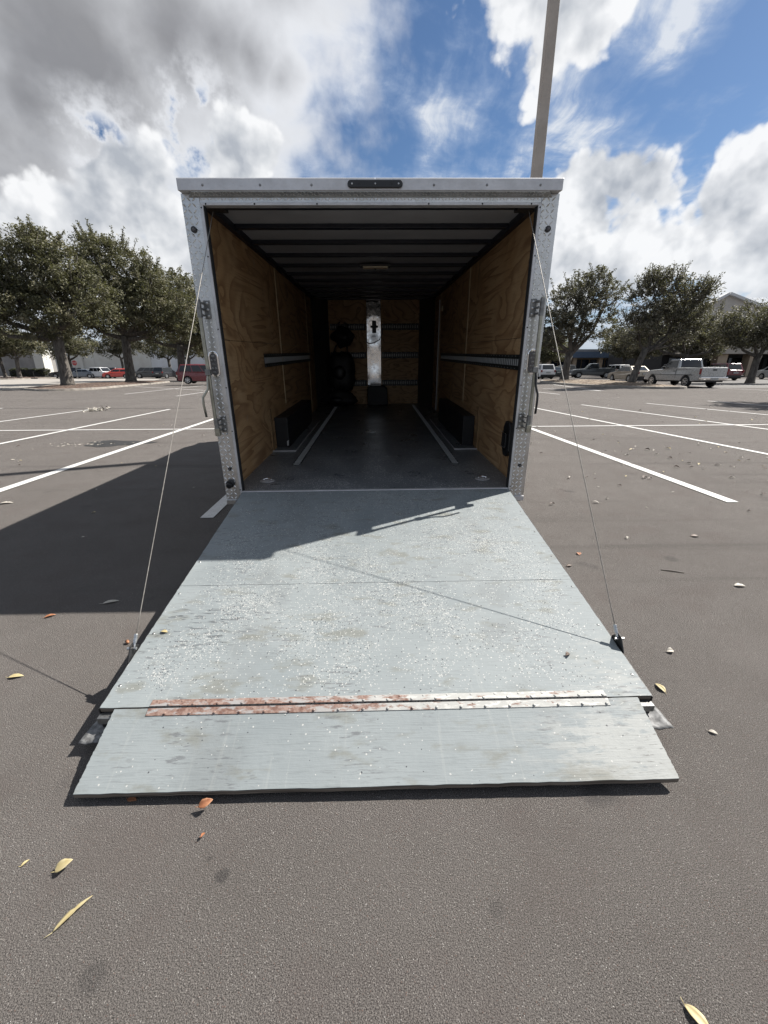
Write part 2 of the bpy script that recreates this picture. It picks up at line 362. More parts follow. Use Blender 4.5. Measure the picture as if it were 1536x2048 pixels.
    T.put(b.inputs['Normal'], T.bump(h, .35, .006)); T.put(b.inputs['Roughness'], T.mr(big, .3, .7, .60, .75))
    b.inputs['Specular IOR Level'].default_value = .3
M_ramp = mat('ramp_paint', fn=f_ramp)
def f_floor(T, b, P):
    n = T.noise(P, 3, 5, .6); g = T.noise(T.mapping(P, scale=(3, 30, 1)), 3, 4, .6)
    c = T.mix(T.mr(n, .3, .7), (.19, .205, .22), (.27, .285, .30))
    P2 = T.vm('MULTIPLY', P, (1, 1, 0))
    den = T.m('MULTIPLY_ADD', T.mr(T.noise(P2, 2.3, 3, .6), .4, .7), .16, .04)
    for scl, seed in ((95, 0), (60, 4)):
        v = T.vor(T.mapping(P2, loc=(seed, 0, 0)), scl, dims='2D'); s = T.node('ShaderNodeSeparateColor'); T.l.new(v.outputs['Color'], s.inputs[0])
        on = T.m('MULTIPLY', T.m('LESS_THAN', s.outputs[0], T.m('MULTIPLY', den, 1.6)), T.m('LESS_THAN', v.outputs['Distance'], .30))
        c = T.mix(on, c, (.85, .85, .83))
    scf = T.noise(T.mapping(P, scale=(22, 1.5, 1)), 1.5, 4, .6); c = T.mix(T.m('MULTIPLY', T.mr(scf, .56, .68), .35), c, (.40, .40, .39))
    T.put(b.inputs['Base Color'], c); T.put(b.inputs['Roughness'], T.mr(n, .3, .7, .26, .42)); T.put(b.inputs['Normal'], T.bump(g, .25, .004))
M_floor = mat('floor_coating', fn=f_floor)
def f_ply(T, b, P):
    q = T.mapping(P, scale=(1, .55, 1.15))
    w = T.noise(q, 1.55, 3, .5, .7); ring = T.m('FRACT', T.m('MULTIPLY', w, 9)); ring = T.mr(ring, .0, .9, 1, 0)
    ring2 = T.m('FRACT', T.m('MULTIPLY', T.noise(T.mapping(P, scale=(1, .22, 3.2), loc=(3, 3, 3)), 1.4, 2, .5, .3), 9)); ring2 = T.mr(ring2, 0, .8, 1, 0)
    sel = T.mr(T.noise(P, .8, 2, .5), .44, .56)
    f = T.mix(sel, T.m('POWER', ring, 3.0), T.m('POWER', ring2, 2.6))
    fib = T.noise(T.mapping(P, scale=(1, 4, 70)), 2.5, 4, .6)
    tone = T.noise(P, 1.9, 4, .6); fine_ = T.noise(T.mapping(P, scale=(1, 1.2, 26), loc=(1, 1, 1)), 3.0, 4, .6)
    c = T.mix(T.mr(tone, .3, .7), (.78, .475, .225), (.92, .610, .325))
    c = T.mix(T.m('MULTIPLY', f, .72), c, (.32, .150, .058))
    c = T.mix(T.m('MULTIPLY', T.mr(fine_, .5, .68), .30), c, (.42, .21, .085))
    c = T.mix(T.m('MULTIPLY', T.mr(fib, .5, .75), .3), c, (.40, .20, .08))
    kn = T.vor(P, 1.7).outputs['Distance']; c = T.mix(T.m('MULTIPLY', T.mr(kn, .045, .02), .8), c, (.08, .035, .015))
    fil = T.noise(T.mapping(P, loc=(7, 1, 3)), 3.4, 4, .6); c = T.mix(T.m('MULTIPLY', T.mr(fil, .70, .78), .4), c, (.62, .55, .45))
    T.put(b.inputs['Base Color'], c); b.inputs['Roughness'].default_value = .62; T.put(b.inputs['Normal'], T.bump(fib, .12, .004))
M_ply = mat('plywood', fn=f_ply)
M_plyedge = worn((.46, .29, .14), .7, .2, 8, name='plywood_strip')
def f_wedge(T, b, P):
    n = T.noise(T.mapping(P, scale=(2, 1, 120)), 2, 3, .6); T.put(b.inputs['Base Color'], T.mix(T.mr(n, .4, .6), (.11, .085, .065), (.30, .25, .20))); b.inputs['Roughness'].default_value = .85
M_batten = worn((.98, .72, .44), .7, .12, 8, name='pale_batten')
M_boardedge = mat('board_edge', fn=f_wedge)
def f_alu(T, b, P):
    n = T.noise(P, 9, 6, .65); n2 = T.noise(T.mapping(P, scale=(1, 1, 8)), 30, 4, .6)
    T.put(b.inputs['Base Color'], T.mix(T.mr(n, .35, .7), (.44, .44, .43), (.58, .575, .57)))
    T.put(b.inputs['Roughness'], T.m('ADD', T.mr(n2, .3, .7, .26, .42), T.m('MULTIPLY', T.mr(n, .5, .7), .1)))
M_alu = mat('bright_aluminium', metal=1.0, fn=f_alu)
def f_alu2(T, b, P):
    n = T.noise(P, 5, 6, .65); n2 = T.noise(P, 70, 4, .6); sc = T.noise(T.mapping(P, scale=(6, 1, 40)), 3, 5, .7)
    c = T.mix(T.mr(n, .35, .7), (.46, .455, .46), (.56, .555, .56)); c = T.mix(T.m('MULTIPLY', T.mr(sc, .63, .72), .5), c, (.28, .27, .26))
    T.put(b.inputs['Base Color'], c); T.put(b.inputs['Roughness'], T.mr(n2, .3, .7, .42, .6))
M_tread = worn((.74, .74, .72), .30, .10, 40, metal=1.0, name='worn_tread')
M_alu2 = mat('dull_aluminium', metal=.55, fn=f_alu2)
M_zinc = worn((.34, .33, .275), .38, .18, 12, metal=.85, name='zinc_steel')
M_steel = worn((.22, .22, .215), .42, .2, 20, metal=.85, name='hinge_steel')
M_chrome = mat('chrome', (.82, .82, .83), .08, 1.0)
M_skid = worn((.30, .30, .30), .7, .4, 40, metal=.2, name='scraped_skid')
M_mirror = worn((.70, .70, .70), .16, .08, 3, metal=1.0, name='polished_sheet')
M_cable = worn((.42, .39, .35), .5, .2, 60, metal=.3, name='steel_cable')
M_black = mat('black_plastic', (.018, .018, .02), .42)
M_blackm = worn((.02, .02, .022), .55, .2, 8, name='black_paint')
M_navy = mat('dark_ceiling_steel', (.020, .024, .040), .45)
M_ceil = worn((.72, .72, .74), .6, .08, 2, name='ceiling_sheet')
M_lens = mat('dark_lens', (.03, .028, .03), .15)
M_graylens = worn((.17, .16, .165), .22, .1, 30, name='smoked_lens')
M_skin = worn((.045, .046, .05), .3, .1, 3, name='black_body_sheet')
M_rubber = mat('rubber', (.022, .022, .023), .85)
M_webdark = mat('rail_paint', (.012, .018, .017), .5)
M_webbar = worn((1.1, 1.16, 1.13), .45, .1, 25, metal=.3, name='rail_zinc')
M_greypanel = worn((.10, .096, .092), .5, .08, 3, name='grey_panel')
M_lampb = mat('lamp_diffuser', (1.6, 1.4, 1.05), .4)
def f_rust(T, b, P):
    sx = T.node('ShaderNodeSeparateXYZ'); T.l.new(P, sx.inputs[0])
    n = T.noise(T.mapping(P, scale=(1, 3, 1)), 14, 6, .68); n2 = T.noise(P, 55, 4, .6)
    base = T.mix(T.mr(sx.outputs[0], -.5, .35), (.42, .40, .39), (.56, .56, .53))
    k = T.m('ADD', n, T.mr(sx.outputs[0], -.6, .6, .07, -.065)); r = T.mr(k, .48, .58)
    wp = T.mr(T.noise(T.mapping(P, scale=(1, 4, 1), loc=(3, 0, 0)), 20, 5, .7), .50, .60); base = T.mix(T.m('MULTIPLY', wp, T.mr(sx.outputs[0], -.2, .5)), base, (.84, .83, .78))
    rc = T.mix(T.mr(n2, .35, .65), (.21, .105, .075), (.40, .27, .22))
    T.put(b.inputs['Base Color'], T.mix(r, base, rc)); b.inputs['Roughness'].default_value = .75; T.put(b.inputs['Normal'], T.bump(n2, .3, .002))
M_rust = mat('rusty_hinge_paint', fn=f_rust)
M_concrete = worn((.36, .32, .27), .85, .14, 2.5, name='concrete', bump=.2)
M_curb = worn((.42, .38, .33), .9, .22, 3, name='curb_concrete', bump=.3)
def f_mulch(T, b, P):
    n = T.noise(P, 2, 4, .6); v = T.vor(P, 9); s = T.node('ShaderNodeSeparateColor'); T.l.new(v.outputs['Color'], s.inputs[0])
    c = T.mix(T.mr(n, .3, .7), (.10, .052, .033), (.17, .10, .07)); c = T.mix(T.m('GREATER_THAN', s.outputs[0], .72), c, (.28, .20, .145)); c = T.mix(T.m('GREATER_THAN', s.outputs[1], .75), c, (.05, .03, .022))
    T.put(b.inputs['Base Color'], c); T.put(b.inputs['Normal'], T.bump(v.outputs['Distance'], 1, .05)); b.inputs['Roughness'].default_value = .95
M_mulch = mat('red_mulch', fn=f_mulch)
def f_leaflitter(T, b, P):
    n = T.noise(P, 2, 4, .6); v = T.vor(P, 8); s = T.node('ShaderNodeSeparateColor'); T.l.new(v.outputs['Color'], s.inputs[0])
    c = T.mix(T.mr(n, .3, .7), (.20, .135, .085), (.32, .24, .16)); c = T.mix(T.m('GREATER_THAN', s.outputs[0], .7), c, (.46, .37, .27)); c = T.mix(T.m('GREATER_THAN', s.outputs[1], .8), c, (.07, .045, .03))
    T.put(b.inputs['Base Color'], c); T.put(b.inputs['Normal'], T.bump(v.outputs['Distance'], 1, .05)); b.inputs['Roughness'].default_value = .95
M_litter = mat('brown_leaf_litter', fn=f_leaflitter)
def f_bark(T, b, P):
    n = T.noise(T.mapping(P, scale=(1, 1, .25)), 9, 6, .7); n2 = T.noise(P, 1.3, 3, .5)
    c = T.mix(T.mr(n, .35, .65), (.085, .072, .060), (.235, .210, .185)); c = T.mix(T.m('MULTIPLY', T.mr(n2, .5, .7), .3), c, (.16, .165, .13))
    T.put(b.inputs['Base Color'], c); T.put(b.inputs['Normal'], T.bump(n, .9, .05)); b.inputs['Roughness'].default_value = .95
M_bark = mat('oak_bark', fn=f_bark)
def leafmat(name, lo, mid, hi, transl=.25):
    mm = bpy.data.materials.new(name); mm.use_nodes = True; T = NT(mm.node_tree); b = T.n['Principled BSDF']; out = T.n['Material Output']
    a = T.node('ShaderNodeAttribute', attribute_name='tint'); r = T.node('ShaderNodeValToRGB'); T.l.new(a.outputs['Fac'], r.inputs[0])
    r.color_ramp.elements[0].color = col4(lo); r.color_ramp.elements[1].color = col4(hi); e = r.color_ramp.elements.new(.55); e.color = col4(mid)
    T.l.new(r.outputs[0], b.inputs['Base Color']); b.inputs['Roughness'].default_value = .62; b.inputs['Specular IOR Level'].default_value = .3
    tr = T.node('ShaderNodeBsdfTranslucent'); T.put(tr.inputs[0], T.mix(.5, r.outputs[0], (.12, .13, .02)))
    ms = T.node('ShaderNodeMixShader'); ms.inputs[0].default_value = transl
    T.l.new(b.outputs[0], ms.inputs[1]); T.l.new(tr.outputs[0], ms.inputs[2]); T.l.new(ms.outputs[0], out.inputs[0]); return mm
M_oak = leafmat('oak_leaves', (.050, .050, .028), (.112, .110, .066), (.21, .19, .13))
M_oakgray = leafmat('grey_oak_leaves', (.048, .046, .032), (.102, .096, .070), (.21, .19, .15))
M_hedge = leafmat('hedge_leaves', (.020, .024, .014), (.035, .040, .022), (.055, .06, .035))
M_glass = mat('car_glass', (.018, .022, .026), .06, 0, Coat_Weight=0) if False else mat('car_glass', (.02, .024, .028), .06)
M_tail = mat('tail_lamp', (.30, .012, .012), .2); M_head = mat('head_lamp', (.55, .57, .60), .12); M_plate = mat('licence_plate', (.55, .56, .55), .5)
def paint(name, c, rough=.28, metal=.0):
    mm = worn(c, rough, .04, 2, metal=metal, name=name); mm.node_tree.nodes['Principled BSDF'].inputs['Coat Weight'].default_value = .6; mm.node_tree.nodes['Principled BSDF'].inputs['Coat Roughness'].default_value = .08; return mm
def f_dryleaf(c1, c2, spot):
    def f(T, b, P):
        n = T.noise(P, 45, 4, .6); n2 = T.noise(P, 160, 3, .6)
        c = T.mix(T.mr(n, .35, .65), c1, c2); c = T.mix(T.m('MULTIPLY', T.mr(n, .66, .72), .8), c, spot)
        T.put(b.inputs['Base Color'], c); b.inputs['Roughness'].default_value = .6; T.put(b.inputs['Normal'], T.bump(n2, .3, .001))
    return f
M_lyellow = mat('yellow_dry_leaf', fn=f_dryleaf((.66, .53, .25), (.72, .62, .36), (.36, .24, .09)))
M_lpale = mat('pale_dry_leaf', fn=f_dryleaf((.60, .54, .45), (.72, .68, .60), (.4, .32, .22)))
M_lorange = mat('orange_dry_leaf', fn=f_dryleaf((.42, .15, .06), (.58, .28, .14), (.20, .07, .03)))
M_lbrown = mat('brown_dry_leaf', fn=f_dryleaf((.10, .055, .03), (.17, .095, .055), (.05, .03, .02)))
M_twig = worn((.06, .045, .035), .9, .2, 30, name='twig_bark')

# ------------------------------------------------------------------ ground
def S01(t): t = min(1, max(0, t)); return t*t*(3-2*t)
def gz(x, y): return .22*S01((x-9)/9)*S01((y-18)/9)
def sheet(name, xs, ys, off, material, inside=None, **props):
    mb = MB(); nx, ny = len(xs), len(ys)
    mb.v = [(x, y, gz(x, y)+off) for y in ys for x in xs]
    mb.f = [(j*nx+i, j*nx+i+1, (j+1)*nx+i+1, (j+1)*nx+i) for j in range(ny-1) for i in range(nx-1)]
    return mb.build(name, material, smooth=True, fix=False, **props)
def span(a, b, st): n = max(1, int(math.ceil((b-a)/st))); return [a+(b-a)*i/n for i in range(n+1)]
xs = [-900, -300, -120]+span(-60, 60, 1.0)+[120, 300, 900]; ys = [-300, -60, -10]+span(0, 60, 1.0)+[90, 150, 400, 1200]
sheet('ground', xs, ys, 0, M_asphalt, kind='structure')
def poly_sheet(name, pts, off, material, **props):
    mb = MB(); mb.add([(x, y, gz(x, y)+off) for x, y in pts], [tuple(range(len(pts)))]); return mb.build(name, material, fix=False, **props)
poly_sheet('service_lane', [(-400, 27.2), (-26.6, 32.4), (-29, 58), (-33, 68.5), (-400, 69)], .004, M_pave, kind='structure')
poly_sheet('lane', [(22, 28), (60, 26), (90, 50), (32, 50)], .006, worn((.15, .138, .127), .85, .12, 1, name='pale_asphalt'), kind='structure')
def line(x0, y0, x1, y1, w=.10, material=None, off=.008, cut=None):
    d = Vector((x1-x0, y1-y0)); L = d.length; d /= L; n = Vector((-d.y, d.x))*w/2
    k = max(1, int(L/1.0)); mb = MB()
    for i in range(k+1):
        for s in (-1, 1):
            x = x0+d.x*L*i/k+n.x*s; y = y0+d.y*L*i/k+n.y*s; mb.v.append((x, y, gz(x, y)+off))
    mb.f = [(2*i, 2*i+2, 2*i+3, 2*i+1) for i in range(k)]
    return mb.build('parking_line', material or M_line, fix=False, kind='structure')
LN = [(-4.70, 3.2, -4.95, 13.8), (-7.66, 5.0, -7.79, 16.35), (-11.2, 8, -10.72, 16.6), (-14.6, 9, -14.6, 17.1), (3.95, 12.9, 4.095, 4.43), (6.13, 17.2, 7.05, 6.6), (8.72, 17.8, 9.95, 9.6), (11.88, 18.4, 13.0, 13.0), (15.45, 19.5, 16.2, 16.3),
      (-1.74, 4.05, -1.9, 12.0), (1.1, 4.3, 1.15, 12.0)]
for l in LN: line(*l, w=.135 if l[1] < 4.6 or l[3] < 4.6 else .11)
line(-22, 10.30, 26, 11.55, .10, off=.010)
line(-16.5, 17.15, -7.0, 16.75, .09, M_oldline)
for l in ((-15.2, 26.5, -15.7, 41), (-20.8, 38, -11.7, 30.6), (-11.14, 24.4, -11.25, 31), (10.37, 27.8, 10.8, 24.8), (15.0, 36, 14.0, 26.3), (12.2, 31, 14.1, 26.2), (21.5, 28, 24.5, 23.4), (26, 27.5, 29.5, 22.8), (27, 34, 30, 27)): line(*l, w=.11)
mb = MB(); pts = []
for i in range(22):
    t = 2*math.pi*i/22; r = 1+.22*math.sin(3*t+1)+.12*math.sin(7*t)
    pts.append((-5.35+.62*r*math.cos(t), 8.68+.36*r*math.sin(t)))
poly_sheet('dark_stain', pts, .004, worn((.035, .034, .034), .6, .3, 12, name='oil_stain'), kind='structure')

# ------------------------------------------------------------------ islands
def island(name, label, pts, mat_in, hmound=.16, inner_off=.16, concrete=True):
    t = thing(name, label, 'island', (sum(p[0] for p in pts)/len(pts), sum(p[1] for p in pts)/len(pts), 0))
    cx, cy = t.location.x, t.location.y
    # resample smooth outline
    n = len(pts); out = []
    for i in range(n):
        p0, p1, p2, p3 = [Vector(pts[(i+k-1) % n]) for k in range(4)]
        for j in range(5):
            u = j/5; out.append(.5*((2*p1)+(-p0+p2)*u+(2*p0-5*p1+4*p2-p3)*u*u+(-p0+3*p1-3*p2+p3)*u**3))
    N = len(out)
    # curb in separate cast lengths
    def ring(i, inset, z):
        a = out[i % N]; pr = out[(i-1) % N]; nx = out[(i+1) % N]; d = (nx-pr).normalized(); nn = Vector((-d.y, d.x))
        c = Vector((cx, cy))
        if (c-a).dot(nn) < 0: nn = -nn
        q = a+nn*inset; return (q.x-cx, q.y-cy, gz(q.x, q.y)+z)
    step = 2
    for i in range(0, N, step):
        vs = []; idx = [i, i+1, i+2]
        prof = ((0, 0), (.03, .13), (.08, .15), (.26, .15), (.26, .0)); jit = random.uniform(-.012, .012)
        for k in idx:
            for ins, z in prof: vs.append(ring(k, ins, z+(jit if z > 0 else 0)))
        vs = [Vector(v) for v in vs]
        c = sum(vs, Vector())/len(vs); vs = [c+(v-c)*.994 if True else v for v in vs]
        f = []
        for r in range(2):
            for k in range(4): f.append((r*5+k, r*5+k+1, (r+1)*5+k+1, (r+1)*5+k))
        f += [(0, 1, 2, 3, 4), (10, 11, 12, 13, 14)]
        MB().add(vs, f).build('curb_block', M_curb, t)
    mb = MB(); R = 8
    for r in range(R):
        for i in range(N):
            q = ring(i, .22, .12); k = 1-r/R; x, y = q[0]*k, q[1]*k
            z = q[2]+hmound*(1-k*k)+random.uniform(-.02, .02)*(1 if r else 0); mb.v.append((x, y, z))
    mb.v.append((0, 0, gz(cx, cy)+.12+hmound))
    for r in range(R-1):
        for i in range(N): mb.f.append((r*N+i, r*N+(i+1) % N, (r+1)*N+(i+1) % N, (r+1)*N+i))
    for i in range(N): mb.f.append(((R-1)*N+i, (R-1)*N+(i+1) % N, R*N))
    mb.build('mulch_bed', mat_in, t, smooth=True)
    return t
island('planting_island', 'kerbed island of red brown mulch under the two big oaks on the left', [(-26.2, 33.0), (-24.6, 31.3), (-22.6, 30.4), (-20.9, 32.2), (-21.4, 37.5), (-22.6, 46.8), (-24.0, 51), (-28.2, 51), (-28.5, 40)], M_mulch)
island('planting_island', 'kerbed island covered in tan leaf litter under the two oaks beside the silver pickup', [(17.3, 27.2), (19.4, 26.6), (20.2, 28.4), (20.4, 34), (20.0, 40), (18.9, 44), (16.8, 43.5), (15.4, 38), (15.8, 31)], M_litter, .20)
island('planting_island', 'far kerbed mulch island behind the red suv on the left', [(-24.5, 57), (-20.5, 54), (-17.5, 55.5), (-17, 61), (-21, 63), (-25, 62)], M_mulch, .1)
island('planting_island', 'dark mulch island under the small trees at the far left edge', [(-64, 66), (-55, 65), (-52.5, 68), (-54, 75), (-68, 77), (-72, 70)], M_mulch, .1)

# ------------------------------------------------------------------ trees
def make_leaves(centers, rads, tints, per, size, seed, flat=.5):
    r = np.random.default_rng(seed); n = len(centers)
    idx = np.repeat(np.arange(n), per); m_ = len(idx)
    d = r.normal(size=(m_, 3)); d /= np.linalg.norm(d, axis=1)[:, None]
    rr = rads[idx]*r.random(m_)**.45
    c = centers[idx]+d*rr[:, None]*np.array([1, 1, .75])
    a = r.normal(size=(m_, 3)); a[:, 2] *= .7; a /= np.linalg.norm(a, axis=1)[:, None]
    up = r.normal(size=(m_, 3))*.8+np.array([0, 0, .8]); b = np.cross(up, a); b /= (np.linalg.norm(b, axis=1)[:, None]+1e-6)
    s = size*(.6+.8*r.random(m_))[:, None]
    v = np.stack([c-a*s, c+b*s*flat, c+a*s, c-b*s*flat], 1).reshape(-1, 3)
    t = np.clip(tints[idx]+r.normal(size=m_)*.16, 0, 1)
    return v, t
def tree(label, x, y, z0, blobs, trunk_h, tr, lean=(0, 0), nclump=500, per=40, size=.11, seed=1, leaf=None, shoots=40, group=None, fork=True, cr=.5, tshift=0.):
    """blobs: (dx, dy, z, rx, ry, rz) in metres from the trunk foot"""
    leaf = leaf or M_oak; r = np.random.default_rng(seed); rn = random.Random(seed)
    nclump = int(nclump*1.35); per = int(per*1.25); size *= .70
    t = thing('oak_tree', label, 'tree', (x, y, z0), 0, group)
    mb = MB(); top = Vector((lean[0], lean[1], trunk_h))
    pts = [Vector((0, 0, -.15)), Vector((0, 0, .15)), Vector((lean[0]*.2, lean[1]*.2, trunk_h*.3)), Vector((lean[0]*.55+rn.uniform(-.08, .08), lean[1]*.5, trunk_h*.65)), top]
    mb.tube(pts, tr, 12, [tr*1.45, tr*1.15, tr*.95, tr*.85, tr*.9])
    mb.build('trunk', M_bark, t, smooth=True)
    lb = MB(); tips = []
    for (dx, dy, z, rx, ry, rz) in blobs:
        c = Vector((dx, dy, z)); s0 = top+Vector((0, 0, rn.uniform(-.5, .1)*min(1, trunk_h*.3)))
        mid = s0.lerp(c, .5)+Vector((rn.uniform(-.4, .4), rn.uniform(-.4, .4), -.12*(c-s0).length))
        p = [s0, s0.lerp(mid, .5)+Vector((0, 0, -.05)), mid, mid.lerp(c, .55)+Vector((rn.uniform(-.3, .3), 0, .1)), c]
        r0 = tr*rn.uniform(.42, .6); lb.tube(p, r0, 8, [r0, r0*.8, r0*.6, r0*.42, r0*.25])
        for k in range(7):
            th = rn.uniform(0, 2*math.pi); ph = rn.uniform(-.5, 1.2)
            e = c+Vector((math.cos(th)*math.cos(ph)*rx, math.sin(th)*math.cos(ph)*ry, math.sin(ph)*rz))*.85
            st = p[2].lerp(p[4], rn.uniform(0, 1)); md = st.lerp(e, .5)+Vector((rn.uniform(-.25, .25), rn.uniform(-.25, .25), rn.uniform(-.3, .1)))
            rb = r0*.3; lb.tube([st, md, e], rb, 5, [rb, rb*.6, rb*.2])
    lb.build('limb', M_bark, t, smooth=True)
    vol = np.array([b[3]*b[4]*b[5] for b in blobs])**.67; vol /= vol.sum()
    bi = r.choice(len(blobs), nclump, p=vol); B = np.array(blobs)[bi]
    d = r.normal(size=(nclump, 3)); d /= np.linalg.norm(d, axis=1)[:, None]
    rr = r.random(nclump)**.30
    bumpy = 1+.16*np.sin(d[:, 0]*7+seed)*np.sin(d[:, 2]*6+1)*np.sin(d[:, 1]*5+2)
    C_ = B[:, :3]+d*B[:, 3:]*(rr*bumpy)[:, None]
    C_ = C_[C_[:, 2] > trunk_h*.62+.1*r.random(len(C_))]
    n = len(C_); rads = cr*(.40+.75*r.random(n)); tint = np.clip(.45+tshift+.22*r.normal(size=n), 0, 1)
    V_, T_ = make_leaves(C_, rads, tint, per, size, seed+5)
    # upright young shoots sticking out of the crown
    sv = []; st_ = []; tw = MB()
    for k in range(shoots):
        b = blobs[rn.randrange(len(blobs))]; th = rn.uniform(0, 2*math.pi); ph = rn.uniform(.35, 1.4)
        n_ = Vector((math.cos(th)*math.cos(ph), math.sin(th)*math.cos(ph), math.sin(ph)))
        e = Vector((b[0]+n_.x*b[3], b[1]+n_.y*b[4], b[2]+n_.z*b[5]))*.98
        L = rn.uniform(.5, 1.5)*min(1.2, b[5]/2); tip = e+Vector((n_.x*.6, n_.y*.6, 1))*L*.75+Vector((rn.uniform(-.3, .3), rn.uniform(-.3, .3), 0))
        b0 = e-n_*.6; tw.tube([b0, b0.lerp(tip, .55)+Vector((n_.x*.1, n_.y*.1, 0)), tip], .03, 4, [.032, .02, .008])
        for q in range(7): sv.append(b0.lerp(tip, .25+.75*q/6)); st_.append(.55)
    if sv:
        v2, t2 = make_leaves(np.array([tuple(q) for q in sv]), np.full(len(sv), .17), np.array(st_), 9, size*.85, seed+9)
        V_ = np.vstack([V_, v2]); T_ = np.concatenate([T_, t2]); tw.build('shoot', M_bark, t, kind='stuff')
    me = np_mesh('crown', V_, 4, leaf, T_); link('crown', me, t)
    return t
# left side, near island
tree('large dense oak with the thickest trunk, at the left end of the mulch island', -24.65, 35.4, .26,
     [(-1.6, 0, 5.2, 3.6, 3.0, 2.3), (-3.8, -.5, 6.6, 3.0, 2.8, 2.6), (-1.0, .5, 8.0, 3.2, 2.8, 2.6), (-4.2, 0, 8.8, 2.6, 2.4, 2.1), (2.3, 0, 6.2, 2.6, 2.6, 2.2), (-6.6, 0, 5.4, 2.6, 2.6, 2.2), (1.4, .4, 8.0, 2.2, 2.2, 1.9), (.2, 0, 9.5, 1.8, 1.6, 1.4), (-7.2, 0, 7.8, 2.2, 2.2, 2)],
     3.9, .42, (.05, 0), 1050, 46, .125, 3, shoots=120, cr=.62)
tree('large oak in the middle of the left mulch island, trunk beside the red hatchback', -25.2, 45.6, .26,
     [(-1.5, 0, 7.6, 3.8, 3.2, 2.9), (2.6, 0, 7.0, 3.4, 3, 2.6), (.6, 0, 10.4, 3.4, 3.0, 2.6), (4.6, 0, 5.4, 2.6, 2.6, 1.7), (-3.6, 0, 5.8, 2.4, 2.4, 1.9), (-1.2, 0, 11.6, 2.2, 2.0, 1.8), (3.4, 0, 9.0, 2.2, 2.0, 1.8), (6.2, 0, 6.6, 1.9, 2, 1.7)],
     4.3, .46, (.25, 0), 1000, 44, .13, 8, shoots=90, cr=.62, tshift=.05)
tree('broad oak partly hidden by the left edge of the trailer', -24.6, 56.5, .1,
     [(-2.2, 0, 7.6, 4.0, 3.4, 3.2), (2.2, 0, 7.8, 4.0, 3.4, 3.2), (0, 0, 10.3, 3.6, 3.2, 2.4), (4.8, 0, 5.8, 3, 3, 2.3), (-4.9, 0, 5.9, 2.6, 2.6, 2.2), (3.2, 0, 4.9, 2.6, 2.4, 1.6)],
     4.2, .5, (.3, 0), 800, 42, .15, 13, shoots=60, cr=.7)
# right side
tree('dark forked oak on the right island, left of the gold sedan', 18.2, 41.3, .45,
     [(-2.2, 0, 4.6, 2.4, 2.3, 1.7), (.3, 0, 7.2, 2.1, 2.0, 1.7), (-1.0, 0, 6.1, 2.5, 2.3, 1.8), (2.0, 0, 5.0, 2.3, 2.2, 1.7), (1.6, 0, 8.3, 1.4, 1.3, 1.2), (3.0, 0, 7.3, 1.7, 1.5, 1.2), (-3.0, 0, 3.4, 1.6, 1.6, 1.0), (.2, 0, 4.2, 2, 2, 1.2)],
     2.5, .36, (.25, 0), 470, 38, .115, 21, leaf=M_oakgray, shoots=70, cr=.48, tshift=.08)
tree('leaning oak with wispy crown between the gold sedan and the silver pickup', 18.75, 31.2, .42,
     [(-.6, 0, 3.5, 1.7, 1.6, 1.2), (.2, 0, 5.2, 1.7, 1.6, 1.4), (1.6, 0, 5.9, 1.7, 1.5, 1.3), (2.8, 0, 5.0, 1.7, 1.6, 1.3), (3.5, 0, 5.7, 1.2, 1.2, 1.0), (1.4, 0, 3.8, 1.9, 1.7, 1.1), (.2, 0, 6.4, 1.1, 1, .9), (3.2, 0, 3.4, 1.2, 1.2, .8)],
     2.35, .25, (.55, 0), 370, 30, .10, 34, leaf=M_oakgray, shoots=170, cr=.42, tshift=.16)
tree('oak with drooping crown behind the silver pickup, in front of the gabled building', 33.0, 46.5, .22,
     [(-2.6, 0, 5.2, 3, 3, 1.9), (1.5, 0, 5.3, 3.2, 3, 1.8), (4.2, 0, 4.6, 2.6, 2.6, 1.5), (-1, 0, 6.6, 2.2, 2.0, 1.2), (-4.2, 0, 4.2, 1.8, 2, 1.3)],
     2.6, .34, (.2, 0), 520, 34, .14, 41, leaf=M_oakgray, shoots=60, cr=.55, tshift=.12)
tree('dark oak cut off by the right edge of the view', 32.2, 36.5, .22,
     [(-1.2, 0, 4.6, 2.6, 2.4, 1.7), (1.8, 0, 4.6, 2.8, 2.6, 1.6), (.3, 0, 3.7, 2.4, 2.2, 1.1), (-2.8, 0, 4.0, 1.5, 1.5, 1.1)],
     2.3, .3, (.1, 0), 360, 34, .12, 47, leaf=M_oakgray, shoots=30, cr=.55, tshift=.05)
tree('oak standing just outside the right edge whose shade falls across the far parking lines', 21.9, 18.6, .2, [(-1, 0, 5.4, 1.9, 1.8, 1.3), (1.2, .4, 5.8, 2.2, 2.0, 1.5), (.2, 1.4, 6.6, 1.8, 1.8, 1.3)], 2.6, .24, (.1, 0), 260, 30, .12, 51, leaf=M_oakgray, shoots=10, cr=.5)
FAR = [  # x px-independent world places of the rows further off
    ('low oak right behind the trailer, above the white suv', 24.5, 63, 5.6, 3.6, M_oak, .0), ('green oak between the dark forked oak and the storefront', 38.0, 66, 6.6, 4.2, M_oak, .05),
    ('oak in front of the blue storefront awning, between the two island oaks', 33.5, 56, 6.2, 4.0, M_oakgray, .0), ('oak beside the tan storefront columns', 41.0, 56, 6.0, 3.6, M_oakgray, .0),
    ('far oak closing the row behind the white suv', 30.0, 78, 7.6, 5, M_oak, .05), ('far oak in the gap right of the trailer', 21.0, 74, 8.0, 4.6, M_oakgray, .0)]
